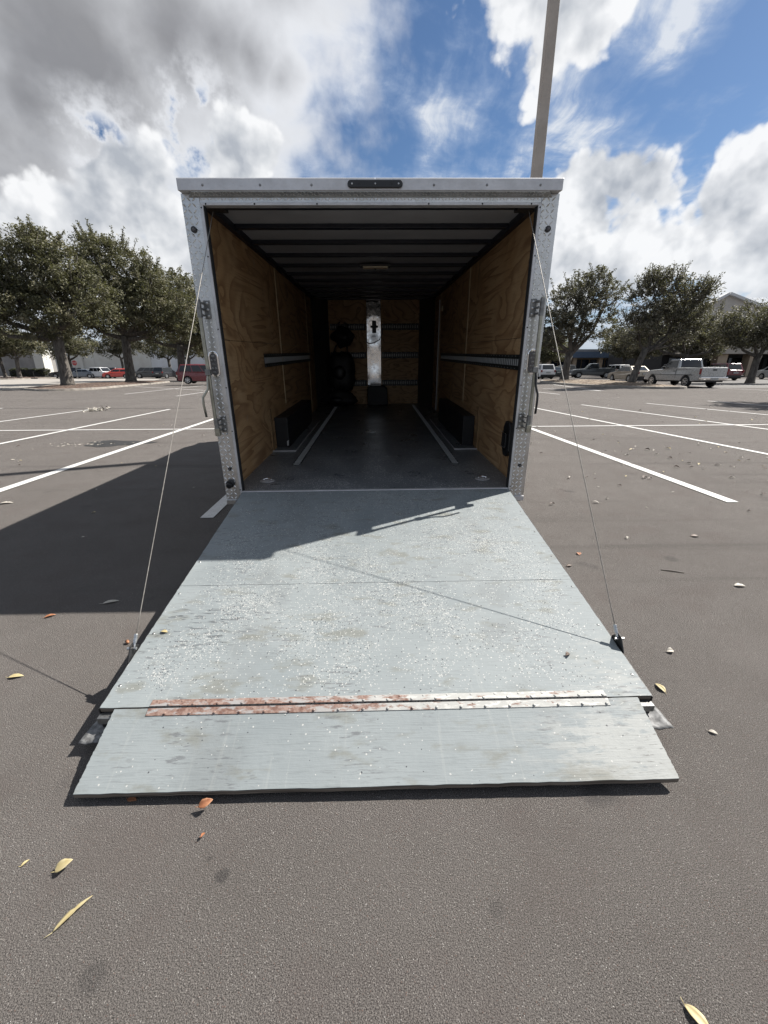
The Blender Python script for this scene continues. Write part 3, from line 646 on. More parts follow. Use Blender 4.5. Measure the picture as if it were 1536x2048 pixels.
for i, (lab, x, y, h, w, lf, ts) in enumerate(FAR):
    tree(lab, x, y, .22, [(-w*.45, 0, h*.68, w*.6, w*.5, h*.24), (w*.45, 0, h*.66, w*.6, w*.5, h*.24), (0, 0, h*.82, w*.62, w*.5, h*.2), (0, -w*.3, h*.6, w*.6, w*.4, h*.2)],
         h*.42, .26, (.2*(-1)**i, 0), 300, 26, .17, 60+i, leaf=lf, shoots=12, cr=.7, tshift=ts)
ROW = [('small oak leftmost in the far left row, before the grey block wall', -59.0, 71, 7.5), ('small oak second in the far left row, beside the clipped hedge', -56.0, 70, 7.2), ('oak third in the far left row, above the clipped hedge', -53.0, 78, 7.4),
       ('oak behind the silver car on the left', -47.5, 84, 8.0), ('oak between the silver car and the white suv, before the pale wall', -42.5, 92, 8.0), ('oak behind the red hatchback, before the pale wall', -36.0, 86, 7.6),
       ('oak behind the black suvs, before the white wall', -30.5, 92, 8.0), ('oak right of the black suvs, before the white wall', -37.5, 104, 8.6), ('oak closest to the trailer in the far left row', -26.5, 98, 8.4), ('distant oak at the far left edge behind the hedge', -72, 84, 9)]
for i, (lab, x, y, h) in enumerate(ROW):
    w = 4.6
    tree(lab, x, y, .05, [(-w*.45, 0, h*.66, w*.62, w*.5, h*.24), (w*.45, 0, h*.68, w*.62, w*.5, h*.22), (0, 0, h*.84, w*.6, w*.5, h*.2)],
         h*.42, .25+.05*(i % 3), (random.uniform(-.4, .4), 0), 230, 22, .21, 80+i, leaf=M_oak if i % 3 else M_oakgray, shoots=8, cr=.85, tshift=-.03+.04*(i % 3), group='oaks in the far left row')

# ------------------------------------------------------------------ buildings
def wallbox(t, name, x0, x1, y0, y1, z0, z1, m_, bevel=0, **p): return MB().box(x0, x1, y0, y1, z0, z1).build(name, m_, t, bevel=bevel, **p)
M_wallwhite = worn((1.25, 1.28, 1.32), .9, .06, .4, name='white_wall'); M_wallbeige = worn((1.02, .97, .87), .95, .07, .4, name='beige_wall'); M_wallgray = worn((.42, .40, .38), .95, .12, .5, name='grey_block')
t = thing('warehouse', 'long pale blank-walled building far behind the cars on the left', 'building', (-50, 128, 0))
for i in range(16):
    x = -78+i*8.0
    mm_ = M_wallgray if i < 1 else (M_wallbeige if i < 8 else M_wallwhite)
    wallbox(t, 'wall_panel', x+.03, x+7.97, -.2, .1*(i % 2), 0, 8.2, mm_)
wallbox(t, 'wall', -78, 50, .15, 20, 0, 8.1, M_wallbeige)
wallbox(t, 'roof_edge', -78.2, 50.2, -.4, .15, 8.2, 8.6, M_wallwhite)
for x in (-66, -34, -6, 16): wallbox(t, 'pilaster', x, x+.9, -.7, -.2, 0, 8.2, M_wallbeige)
wallbox(t, 'door', 33, 34.6, -.28, -.2, 0, 2.4, M_wallgray); wallbox(t, 'door', 22, 23.4, -.28, -.2, 0, 2.4, M_wallgray)
t = thing('storage_block', 'dark grey block wall building piece at the far left edge', 'building', (-84, 100, 0))
wallbox(t, 'wall', -9, 8.5, 0, 6, 0, 5.2, M_wallgray); wallbox(t, 'pillar', 8.5, 10.5, -.5, 2, 0, 5.6, M_wallbeige); wallbox(t, 'coping', -9.2, 8.5, -.15, 6, 5.2, 5.4, M_wallbeige)
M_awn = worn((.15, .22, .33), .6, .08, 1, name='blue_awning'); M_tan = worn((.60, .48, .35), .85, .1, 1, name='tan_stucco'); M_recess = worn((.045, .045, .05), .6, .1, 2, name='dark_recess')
M_blueglass = mat('blue_shop_glass', (.03, .05, .10), .1); M_roofpale = worn((.42, .44, .46), .6, .08, .5, name='pale_roof')
t = thing('storefront', 'low storefront with a blue awning behind the trees and the gold sedan', 'building', (40, 86, .22))
wallbox(t, 'wall', -6, 34, 3, 20, 0, 4.2, M_tan)
wallbox(t, 'roof', -6.5, 34, -.3, 3.2, 4.3, 4.75, M_roofpale); wallbox(t, 'awning', -6.4, 34, -.35, 3, 3.2, 4.28, M_awn)
for i in range(8):
    wallbox(t, 'column', -6+i*5.2, -5.3+i*5.2, 0, .7, 0, 3.2, M_tan)
for i in range(24):
    wallbox(t, 'window', -5.6+i*1.6, -4.25+i*1.6, 2.9, 3, .5, 2.9, M_blueglass if i < 9 else M_glass)
t = thing('shopping_arcade', 'tan arcade with square columns and a gabled metal roof at the right edge', 'building', (52, 62, .22))
wallbox(t, 'wall', -8, 40, 4.5, 20, 0, 5, M_recess)
wallbox(t, 'fascia', -8.3, 40, -.4, 4.4, 3.15, 4.35, worn((.60, .55, .48), .95, .08, 1, name='fascia_stucco')); wallbox(t, 'roof_edge', -8.5, 40, -.55, 4.4, 4.37, 4.6, M_roofpale)
for i in range(7): wallbox(t, 'column', -7.5+i*4.6, -6.1+i*4.6, 0, 1.3, 0, 3.12, M_tan, .04)
for i in range(9): wallbox(t, 'window', -7+i*3.1, -4.6+i*3.1, 4.38, 4.48, .3, 2.7, M_glass)
# gable: front wall triangle + metal roof with standing seams
gx, gy = -1.5, 3.0
MB().prism([(gx-9, 4.6), (gx+16, 4.6), (gx+16, 6.0), (gx+.1, 11.1), (gx-9, 6.2)], gy, gy+.35, 1).build('gable_wall', worn((.85, .79, .71), .9, .06, 1, name='gable_stucco'), t)
def slope(xa, za, xb, zb, name, mt, y0, y1, th=.34):
    d = Vector((xb-xa, 0, zb-za)).normalized(); n = Vector((-d.z, 0, d.x)); n = n if n.z > 0 else -n
    vs = []
    for y in (y0, y1):
        for (x, z) in ((xa, za), (xb, zb)):
            vs.append((x, y, z)); vs.append((x+n.x*th, y, z+n.z*th))
    MB().add(vs, [(0, 2, 3, 1), (4, 5, 7, 6), (0, 1, 5, 4), (2, 6, 7, 3), (1, 3, 7, 5), (0, 4, 6, 2)]).build(name, mt, t)
M_trimw = worn((1.1, 1.1, 1.07), .8, .05, 1, name='white_trim'); M_metroof = worn((.26, .31, .38), .8, .06, 1, metal=0, name='metal_roof')
slope(gx+.1, 11.1, gx-9.6, 6.0, 'rake_trim', M_trimw, gy-.5, gy+.2); slope(gx+.1, 11.1, gx+17, 5.8, 'rake_trim', M_trimw, gy-.5, gy+.2)
# roof behind runs away as a plane rising from the right
for i in range(14):
    y0 = gy+.2+i*1.1; slope(gx+.1, 11.05, gx+17, 5.75, 'roof_panel', M_metroof, y0, y0+1.02, .12); slope(gx+.1, 11.05, gx-9.4, 6.0, 'roof_panel', M_metroof, y0, y0+1.02, .12)
    MB().box(0, 1, 0, 1, 0, 1)
# second, set back hip roof whose ribs face the viewer
hr = thing('hip_roof_block', 'blue grey ribbed metal roof showing above the gable at the right edge', 'roof', (64, 76, .22))
wallbox(hr, 'wall', -2.5, 36, 0.8, 14, 0, 10.0, M_tan)
for i in range(30):
    x = -3+i*1.3; MB().add([(x, 0, 9.9), (x+1.24, 0, 9.9), (x+1.24, 5, 13.2), (x, 5, 13.2), (x, 0, 9.75), (x+1.24, 0, 9.75), (x+1.24, 5, 13.05), (x, 5, 13.05)], [(0, 1, 2, 3), (7, 6, 5, 4), (0, 4, 5, 1), (1, 5, 6, 2), (2, 6, 7, 3), (3, 7, 4, 0)]).build('roof_panel', M_metroof, hr)

# hedge, signs
t = thing('clipped_hedge', 'dark clipped box hedge at the far left, before the pale wall', 'hedge', (-63.5, 82, 0))
c = np.stack([rng.uniform(-3.2, 3.2, 240), rng.uniform(-.7, .7, 240), rng.uniform(.2, 1.45, 240)], 1); v, tt = make_leaves(c, np.full(240, .3), np.full(240, .4), 26, .12, 5)
link('foliage', np_mesh('foliage', v, 4, M_hedge, tt), t); MB().box(-3.1, 3.1, -.7, .7, .1, 1.4).build('stem_mass', mat('hedge_core', (.012, .014, .009), .9), t)
M_red = mat('sign_red', (.42, .02, .02), .4); M_signwhite = mat('sign_white', (.75, .75, .75), .5)
def text_mesh(s, size):
    cu = bpy.data.curves.new('lettering', 'FONT'); cu.body = s; cu.size = size; cu.align_x = 'CENTER'; cu.align_y = 'CENTER'; cu.extrude = .004; cu.resolution_u = 2
    o = bpy.data.objects.new('lettering', cu); COL.objects.link(o); dg = bpy.context.evaluated_depsgraph_get(); me = bpy.data.meshes.new_from_object(o.evaluated_get(dg)); bpy.data.objects.remove(o); return me
t = thing('stop_sign', 'red octagonal stop sign just right of the big left trunk', 'sign', (-44.6, 66.5, 0))
MB().cyl((0, 0, 0), (0, 0, 2.6), .035, 8).build('post', M_steel, t)
oc = [(.38*math.cos(rad(22.5+45*i)), 2.3+.38*math.sin(rad(22.5+45*i))) for i in range(8)]; f_ = MB().prism(oc, -.06, -.045, 1).build('sign_face', M_red, t)
me = text_mesh('STOP', .27); me.materials.append(M_signwhite); o = link('lettering', me, f_); o.location = (0, -.064, 2.3); o.rotation_euler = (rad(90), 0, 0)
t = thing('low_sign', 'small dark sign panel on a short post beside the pale lane, far left', 'sign', (-51.8, 67.5, 0))
MB().cyl((0, 0, 0), (0, 0, 1.1), .03, 6).build('post', M_blackm, t); MB().box(-.55, .45, -.03, .03, .05, .2).build('panel', M_blackm, t)
for i, (x, y, lab) in enumerate(((-46, 100, 'white parking sign on a thin post left of the white suv, before the pale wall'), (-41, 104, 'white parking sign on a thin post above the white suv, before the pale wall'), (-33.5, 99, 'white parking sign on a thin post above the black suvs, before the white wall'), (-27, 104, 'white parking sign on a thin post right of the black suvs, before the white wall'))):
    t = thing('parking_sign', lab, 'sign', (x, y, 0), 0, 'parking signs along the far left wall')
    MB().cyl((0, 0, 0), (0, 0, 2.4), .04, 6).build('post', M_steel, t); MB().box(-.3, .3, -.06, -.04, 1.6, 2.4).build('sign_face', M_wallgray if i % 2 else M_signwhite, t)

# light pole behind the trailer
t = thing('light_pole', 'tall square beige concrete light pole rising behind the trailer', 'light pole', (3.25, 9.88, 0))
MB().prism([(-.21, -.21), (.21, -.21), (.21, .21), (-.21, .21)], 0, .5).build('base', M_concrete, t, bevel=.02)
s_ = .105; k_ = .078
MB().add([(-s_, -s_, .5), (s_, -s_, .5), (s_, s_, .5), (-s_, s_, .5), (-k_, -k_, 11.6), (k_, -k_, 11.6), (k_, k_, 11.6), (-k_, k_, 11.6)], [(0, 1, 5, 4), (1, 2, 6, 5), (2, 3, 7, 6), (3, 0, 4, 7), (4, 5, 6, 7)]).build('pole', worn((.80, .70, .60), .85, .08, 3, name='beige_concrete', bump=.15), t, bevel=.012)
MB().box(-.75, .75, -.22, .22, 11.55, 11.72).build('lamp_head', M_steel, t, bevel=.03)

# ------------------------------------------------------------------ cars
def lerp2(a, b, c, d, u, v): return a.lerp(b, u).lerp(d.lerp(c, u), v)
def pane(q, u0, u1, v0, v1, off=.012, th=.01):
    a, b, c, d = [Vector(p) for p in q]; n = (b-a).cross(d-a).normalized()
    o_ = [lerp2(a, b, c, d, u, v) for u, v in ((u0, v0), (u1, v0), (u1, v1), (u0, v1))]
    mb = MB(); return mb.add([p+n*off for p in o_]+[p+n*(off-th) for p in o_], [(0, 1, 2, 3), (7, 6, 5, 4), (0, 4, 5, 1), (1, 5, 6, 2), (2, 6, 7, 3), (3, 7, 4, 0)])
KINDS = {  # L W H, lower outline top (y,z) rear->front, greenhouse rear base, front base, rear roof, front roof, wheel r, wheelbase y's
    'suv': dict(L=4.65, W=1.86, H=1.72, top=[(-2.30, .62), (-2.28, 1.02), (-2.1, 1.06), (.95, 1.04), (1.9, .95), (2.2, .84), (2.32, .62)], g=(-2.24, .98, -1.90, .30, 1.03), wr=.36, ax=(-1.38, 1.38)),
    'sedan': dict(L=4.75, W=1.80, H=1.45, top=[(-2.36, .60), (-2.33, .96), (-1.75, 1.03), (.95, .94), (1.9, .86), (2.25, .74), (2.38, .55)], g=(-1.82, 1.02, -1.05, .12, .95), wr=.33, ax=(-1.40, 1.42)),
    'hatch': dict(L=4.0, W=1.72, H=1.50, top=[(-1.98, .60), (-1.96, .98), (-1.8, 1.0), (.95, .98), (1.6, .90), (1.9, .78), (2.0, .58)], g=(-1.92, 1.10, -1.55, .15, .97), wr=.32, ax=(-1.25, 1.22)),
    'van': dict(L=4.7, W=1.90, H=1.74, top=[(-2.33, .60), (-2.32, 1.02), (-2.2, 1.06), (1.2, 1.02), (1.9, .92), (2.2, .80), (2.35, .6)], g=(-2.28, 1.35, -2.0, .50, 1.03), wr=.34, ax=(-1.42, 1.45)),
    'pickup': dict(L=5.45, W=1.98, H=1.86, top=[(-2.70, .66), (-2.70, 1.28), (-.72, 1.28), (-.70, 1.22), (.92, 1.18), (2.2, 1.10), (2.55, 1.0), (2.72, .7)], g=(-.70, .95, -.52, .35, 1.20), wr=.38, ax=(-1.62, 1.78)),
}
def wheel_mesh(r):
    mb = MB(); n = 20; prof = [(-.11, r*.66), (-.11, r*.93), (-.07, r), (.07, r), (.11, r*.93), (.11, r*.66)]
    for x, rr in prof: mb.v += [(x, rr*math.cos(2*math.pi*i/n), rr*math.sin(2*math.pi*i/n)) for i in range(n)]
    for k in range(5): mb.f += [(k*n+i, k*n+(i+1) % n, (k+1)*n+(i+1) % n, (k+1)*n+i) for i in range(n)]
    mb.f += [tuple(range(n)), tuple(range(5*n+n-1, 5*n-1, -1))]
    me = bpy.data.meshes.new('wheel'); me.from_pydata(mb.v, [], mb.f); me.materials.append(M_rubber); me.shade_smooth()
    rb = MB(); R = r*.64
    rb.v += [(.118, R*math.cos(2*math.pi*i/n), R*math.sin(2*math.pi*i/n)) for i in range(n)]+[(.118, R*.86*math.cos(2*math.pi*i/n), R*.86*math.sin(2*math.pi*i/n)) for i in range(n)]+[(.08, R*.84*math.cos(2*math.pi*i/n), R*.84*math.sin(2*math.pi*i/n)) for i in range(n)]
    rb.f += [(i, (i+1) % n, n+(i+1) % n, n+i) for i in range(n)]+[(n+i, n+(i+1) % n, 2*n+(i+1) % n, 2*n+i) for i in range(n)]
    for k in range(6):
        M_ = Matrix.Rotation(2*math.pi*k/6, 4, 'X'); rb.box(.09, .122, -.028, .028, 0, R*.9, M_)
    rb.cyl((.09, 0, 0), (.13, 0, 0), R*.25, 10)
    rm = bpy.data.meshes.new('rim'); rm.from_pydata(rb.v, [], rb.f); rm.materials.append(M_rim); return me, rm
M_rim = worn((.55, .55, .55), .3, .1, 10, metal=.8, name='alloy_rim')
WM = {}
def car(name, label, cat, kind, x, y, yaw, pm, group=None, z=None, scale=1.0, lower=None):
    K = KINDS[kind]; t = thing(name, label, cat, (x, y, gz(x, y) if z is None else z), yaw, group); t.scale = (scale,)*3
    L, Wd, Hh, top, g, wr, ax = K['L'], K['W'], K['H'], K['top'], K['g'], K['wr'], K['ax']; zb = .27 if kind != 'pickup' else .42
    # side outline with wheel arches
    ol = list(top); bot = [(top[-1][0]-.03, zb+.02)]
    for a in (ax[1], ax[0]):
        for k in range(9):
            th = math.pi*k/8; bot.append((a+math.cos(th)*(wr+.07), max(zb, wr+math.sin(th)*(wr+.07)-.02)) if 0 < k < 8 else (a+math.cos(th)*(wr+.07), zb))
    bot.append((top[0][0]+.03, zb+.04)); ol = ol+bot
    secs = [(-Wd/2+.0, .93, .05), (-Wd/2+.10, 1.0, 0), (0, 1.0, 0), (Wd/2-.10, 1.0, 0), (Wd/2, .93, .05)]; n = len(ol); mb = MB()
    for sx, sc, dz in secs:
        e_ = abs(sx)/(Wd/2)
        for (yy, zz) in ol:
            endp = (abs(yy)/(L/2))**6
            mb.v.append((sx*(1-.05*endp), yy*(1-.018*e_**3), zz-dz*max(0, (zz-.75))/.5*.9+(.0 if zz < .8 else (1-e_*e_)*.025)))
    for k in range(4):
        mb.f += [(k*n+i, k*n+(i+1) % n, (k+1)*n+(i+1) % n, (k+1)*n+i) for i in range(n)]
    mb.f += [tuple(range(n)), tuple(range(5*n-1, 4*n-1, -1))]
    body = mb.build('body', pm, t, smooth=False, bevel=.02)
    MB().box(-Wd/2+.12, Wd/2-.12, -L/2+.15, L/2-.15, zb-.06, zb+.3).build('underbody', M_blackm, t)
    rb, fb, rr, fr, zbelt = g; hw0 = Wd/2-.07; hw1 = Wd/2-.20
    A = [Vector(p) for p in ((-hw0, rb, zbelt), (hw0, rb, zbelt), (hw0, fb, zbelt), (-hw0, fb, zbelt), (-hw1, rr, Hh-.03), (hw1, rr, Hh-.03), (hw1, fr, Hh-.03), (-hw1, fr, Hh-.03))]
    cm = MB(); cm.add(A, [(0, 1, 5, 4), (1, 2, 6, 5), (2, 3, 7, 6), (3, 0, 4, 7), (4, 5, 6, 7), (0, 3, 2, 1)]); cm.build('cabin', pm, t, bevel=.05, seg=3)
    MB().ell((0, (rr+fr)/2, Hh-.045), hw1-.02, (fr-rr)/2-.02, .055, 12, 6).build('roof', pm, t, smooth=True)
    pane((A[2], A[3], A[7], A[6]), .06, .94, .08, .90).build('windshield', M_glass, t); pane((A[0], A[1], A[5], A[4]), .09, .91, .14, .88).build('rear_window', M_glass, t)
    cuts = {'suv': (.05, .36, .39, .66, .69, .97), 'van': (.05, .36, .39, .64, .67, .97), 'sedan': (.14, .50, .53, .96), 'hatch': (.08, .48, .51, .96), 'pickup': (.10, .94)}[kind]
    for side, q in ((1, (A[1], A[2], A[6], A[5])), (-1, (A[3], A[0], A[4], A[7]))):
        for i in range(0, len(cuts), 2):
            u0, u1 = cuts[i], cuts[i+1]
            if side < 0: u0, u1 = 1-u1, 1-u0
            pane(q, u0, u1, .10, .86).build('side_window', M_glass, t)
    if wr not in WM: WM[wr] = wheel_mesh(wr)
    wm, rm = WM[wr]
    for a in ax:
        for s in (-1, 1):
            w = link('wheel', wm, t); w.location = (s*(Wd/2-.115), a, wr); w.rotation_euler = (0, 0, 0 if s > 0 else math.pi); link('rim', rm, w)
    for s in (-1, 1):
        zt = top[1][1]
        if kind == 'pickup': MB().box(s*(Wd/2-.02)-.10*(s > 0), s*(Wd/2-.02)+.10*(s < 0), -L/2-.035, -L/2+.05, .86, 1.20).build('tail_light', M_tail, t, bevel=.01)
        elif kind in ('suv', 'van'): MB().box(s*(Wd/2-.05)-.16*(s > 0), s*(Wd/2-.05)+.16*(s < 0), -L/2-.02, -L/2+.16, .80, 1.04).build('tail_light', M_tail, t, bevel=.015)
        else: MB().box(s*(Wd/2-.06)-.30*(s > 0), s*(Wd/2-.06)+.30*(s < 0), -L/2-.01, -L/2+.15, .74, .94).build('tail_light', M_tail, t, bevel=.015)
        MB().box(s*(Wd/2-.10)-.34*(s > 0), s*(Wd/2-.10)+.34*(s < 0), L/2-.22, L/2-.02 if kind != 'pickup' else L/2+.01, .64 if kind != 'pickup' else .82, .78 if kind != 'pickup' else 1.0).build('headlight', M_head, t, bevel=.02)
        MB().box(s*(Wd/2+.0), s*(Wd/2+.17), fb-.42, fb-.30, zbelt-.0, zbelt+.15).build('wing_mirror', M_black if kind == 'pickup' else pm, t, bevel=.03)
        for k, yh in enumerate((-.55, .35) if kind != 'pickup' else (-.4,)): MB().box(s*(Wd/2-.01), s*(Wd/2+.03), yh-.09, yh+.09, zbelt-.17, zbelt-.135).build('door_handle', M_black if kind == 'pickup' else pm, t)
    bm_ = M_chrome if kind == 'pickup' else M_blackm
    MB().box(-Wd/2+.06, Wd/2-.06, -L/2-(.16 if kind == 'pickup' else .04), -L/2+.05, zb+.04+(.06 if kind == 'pickup' else 0), zb+.26).build('rear_bumper', bm_, t, bevel=.03)
    MB().box(-Wd/2+.06, Wd/2-.06, L/2-.10, L/2+.03, zb+.02, zb+.22).build('front_bumper', bm_, t, bevel=.03)
    MB().box(-.26, .26, -L/2-(.175 if kind == 'pickup' else .05), -L/2-(.165 if kind == 'pickup' else .03), .50 if kind == 'pickup' else .70, .64 if kind == 'pickup' else .84).build('licence_plate', M_plate, t)
    MB().box(-.55, .55, L/2-.08, L/2+.012, .58, .76).build('grille', M_blackm, t)
    if kind == 'pickup':
        tg = MB().box(-Wd/2+.12, Wd/2-.12, -L/2-.03, -L/2+.02, .70, 1.26).build('tailgate', pm, t, bevel=.02)
        MB().box(-.13, .13, -L/2-.045, -L/2-.03, 1.08, 1.17).build('tailgate_handle', M_black, tg, bevel=.01)
        MB().box(-Wd/2+.14, Wd/2-.14, -2.6, -.78, 1.29, 1.315).build('bed_shade_plate', M_blackm, t)  # flat dark plate, its colour stands in for the shade inside an open bed
        for s in (-1, 1): MB().box(s*(Wd/2)-.02, s*(Wd/2)+.02, -2.1, 2.0, .80, .83).build('side_moulding', M_blackm, t)
        for s in (-1, 1): MB().box(s*(Wd/2-.005)-.01, s*(Wd/2-.005)+.01, -.60, -.585, .55, 1.2).build('door_gap', M_blackm, t)
    return t
pSilver = paint('silver_paint', (.72, .72, .70), .3, .35); pGold = paint('gold_paint', (.60, .51, .39), .3, .35); pWhite = paint('white_paint', (1.2, 1.21, 1.22))
pRed = paint('red_paint', (.95, .10, .07)); pDRed = paint('dark_red_paint', (.26, .02, .028)); pBlack = paint('black_paint_gloss', (.018, .019, .022)); pGray = paint('grey_paint', (.11, .12, .125), .3, .3); pBlue = paint('blue_grey_paint', (.24, .28, .33), .3, .3); pGreen = paint('green_paint', (.015, .035, .03))
car('pickup_truck', 'silver single-cab pickup truck seen from behind, beside the leaning oak', 'pickup truck', 'pickup', 21.95, 30.6, rad(2), pSilver, scale=1.0)
car('sedan', 'gold sedan parked between the two trunks of the right island', 'car', 'sedan', 24.3, 41.0, rad(0), pGold)
car('suv', 'white suv just right of the trailer, seen from behind', 'car', 'suv', 20.75, 54.0, rad(0), pWhite)
car('sedan', 'low dark green car right beside the white suv', 'car', 'sedan', 23.9, 58.5, rad(0), pGreen)
car('hatchback', 'small dark red car far off behind the white suv on the right', 'car', 'hatch', 31.5, 80, rad(-60), pDRed)
car('suv', 'black suv behind the forked oak, left of the dark grey pickup', 'car', 'suv', 28.2, 64.5, rad(0), pBlack)
car('pickup_truck', 'dark grey pickup truck half hidden by the forked oak trunk', 'pickup truck', 'pickup', 29.2, 58.0, rad(75), pGray)
car('suv', 'white suv roof showing behind the gold sedan', 'car', 'suv', 34.4, 62, rad(10), pWhite)
car('suv', 'dark red suv right of the silver pickup', 'car', 'suv', 37.2, 46.5, rad(0), pDRed)
car('suv', 'black suv whose roof shows between the silver pickup and the dark red suv', 'car', 'suv', 37.4, 54.5, rad(0), pBlack)
car('sedan', 'silver sedan cut by the right edge of the view', 'car', 'sedan', 45.6, 48.0, rad(180), pSilver)
car('hatchback', 'bright red hatchback facing left beside the second oak trunk', 'car', 'hatch', -41.6, 71.5, rad(112), pRed)
car('suv', 'white suv left of the red hatchback', 'car', 'suv', -45.0, 73.5, rad(250), pWhite)
car('sedan', 'silver blue sedan right of the thick left trunk', 'car', 'sedan', -48.6, 73.5, rad(105), pBlue)
car('suv', 'black suv hidden behind the thick left trunk', 'car', 'suv', -51.6, 74.5, rad(100), pBlack)
car('suv', 'black suv behind the white suv on the left, only its roof showing', 'car', 'suv', -48.4, 79.5, rad(110), pBlack)
car('suv', 'black suv behind the red hatchback, only its roof showing', 'car', 'suv', -41.5, 79.5, rad(110), pBlack)
car('suv', 'dark grey suv right behind the second oak trunk', 'car', 'suv', -37.2, 73, rad(110), pGray)
car('suv', 'black suv seen from behind, right of the second oak trunk', 'car', 'suv', -33.7, 71.5, rad(-8), pBlack)
car('suv', 'dark suv rightmost of the far left row', 'car', 'suv', -31.6, 75.5, rad(-14), pBlue)
car('minivan', 'dark red van cut off by the left edge of the trailer', 'van', 'van', -15.9, 41.5, rad(-84), pDRed, z=.12)

# ------------------------------------------------------------------ the trailer (built in its own frame: y forward from the rear frame, z up from its floor)
TR = thing('cargo_trailer', 'enclosed cargo trailer with plywood walls, open at the back with its ramp door lowered', 'trailer')
_e, _d = rad(2.03), rad(-.36)
TRM = Matrix.Translation((0.0062, 3.449, .4639)) @ Matrix.Rotation(_d, 4, 'Y') @ Matrix.Rotation(_e, 4, 'X'); TR.matrix_world = TRM
WI = 1.235      # inner wall
YF = 6.4        # front wall
# shell
MB().box(-1.292, -WI-.012, .07, 5.9, -.02, 2.20).build('side_skin', M_skin, TR); MB().box(WI+.012, 1.292, .07, 5.9, -.02, 2.20).build('side_skin', M_skin, TR)
MB().prism([(-1.292, .04), (1.292, .04), (1.292, 5.9), (1.05, 6.55), (-1.05, 6.55), (-1.292, 5.9)], 2.172, 2.205, 2).build('roof_skin', M_skin, TR)
MB().prism([(-1.292, .06), (1.292, .06), (1.292, 5.9), (1.05, 6.55), (-1.05, 6.55), (-1.292, 5.9)], -.14, -.035, 2).build('chassis', M_blackm, TR)
MB().prism([(-1.292, 5.9), (-1.05, 6.55), (1.05, 6.55), (1.292, 5.9), (1.25, 5.9), (1.02, 6.5), (-1.02, 6.5), (-1.25, 5.9)], -.03, 2.17, 2).build('nose_skin', M_skin, TR)
tg = MB(); tg.tube([(-.6, 6.5, -.1), (0, 7.7, -.1)], .05, 6); tg.tube([(.6, 6.5, -.1), (0, 7.7, -.1)], .05, 6); tg.cyl((0, 7.3, -.70), (0, 7.3, .35), .035, 8); tg.build('tongue', M_blackm, TR)
RT = .36
wm_, rm_ = wheel_mesh(RT)
for yy in (2.05, 2.98):
    for s in (-1, 1):
        w = link('wheel', wm_, TR); w.location = (s*1.14, yy, -.52+RT-.26+.02-(yy-2)*.035); w.rotation_euler = (0, 0, 0 if s > 0 else math.pi); link('rim', rm_, w)
    MB().cyl((-1.1, yy, -.42+.0-(yy-2)*.035), (1.1, yy, -.42-(yy-2)*.035), .04, 8).build('axle', M_blackm, TR)
# floor sheets, front to back joints 2 mm apart
for i in range(6):
    y0, y1 = [0.03, 1.22, 2.44, 3.66, 4.88, 5.7, 6.42][i:i+2]
    MB().box(-WI, WI, y0+.0015, y1-.0015, -.03, 0).build('floor_panel', M_floor, TR)
MB().box(-1.15, 1.15, -.005, .028, -.05, .004).build('floor_edge_strip', M_alu2, TR, bevel=.004)
# plywood wall sheets in two courses
for s in (-1, 1):
    for i in range(3):
        y0, y1 = [.05, 2.53, 4.97, 5.9][i:i+2]
        for (z0, z1) in ((0.0, 1.213), (1.217, 2.155)):
            ww = MB().box(s*WI if s > 0 else s*WI-.011, s*WI+.011 if s > 0 else s*WI, y0+.002, y1-.002, z0, z1).build('wall_panel', M_ply, TR)
    sc = MB()
    for yj in (.09, 1.30, 2.49, 2.58, 3.75, 4.92):
        for q in range(14): sc.dome((s*WI, yj+random.uniform(-.006, .006), .08+q*.155), (-s, 0, 0), .0055, .0015, 6)
    sc.build('panel_screws', M_blackm, TR, kind='stuff')
    MB().box(s*WI-.008, s*WI+.008, 2.515, 2.555, .46, 2.15).build('wall_batten', M_batten, TR)
    MB().box(s*WI-.008, s*WI+.008, 4.95, 4.99, .02, 2.15).build('wall_batten', M_batten, TR)
    MB().box(s*(WI-.002)-.010, s*(WI-.002)+.010, 1.545, 1.60, .0, .50).build('corner_strip', M_plyedge, TR)
# wheel boxes and their floor plates
for s in (-1, 1):
    xi = 1.075 if s < 0 else 1.09
    wb = MB().box(*sorted((s*xi, s*(WI-.002))), 1.75, 3.80, .004, .372).build('wheel_box', M_blackm, TR, bevel=.006)
    MB().box(*sorted((s*.965, s*(WI-.001))), 1.545, 3.95, .0, .007).build('wheel_box_plate', M_floor, TR, bevel=.003)
    e = MB(); e.box(*sorted((s*.965, s*(WI-.001))), 1.538, 1.548, .0, .014); e.box(*sorted((s*.960, s*.968)), 1.548, 3.95, 0, .014); e.build('plate_edge', M_alu2, TR)
    for k in range(5): wb_ = MB().dome((s*(xi+.02+.0*k), 1.75, .03), (0, -1, 0), .006, .004, 6)
MB().add([(-1.10, 1.745, .03), (-1.085, 1.745, .03), (-1.075, 1.744, .10), (-1.10, 1.744, .085), (-1.10, 1.742, .03), (-1.085, 1.742, .03), (-1.075, 1.741, .10), (-1.10, 1.741, .085)], [(0, 1, 2, 3), (7, 6, 5, 4), (0, 4, 5, 1), (1, 5, 6, 2), (2, 6, 7, 3), (3, 7, 4, 0)]).build('sticker_scrap', M_webbar, TR)
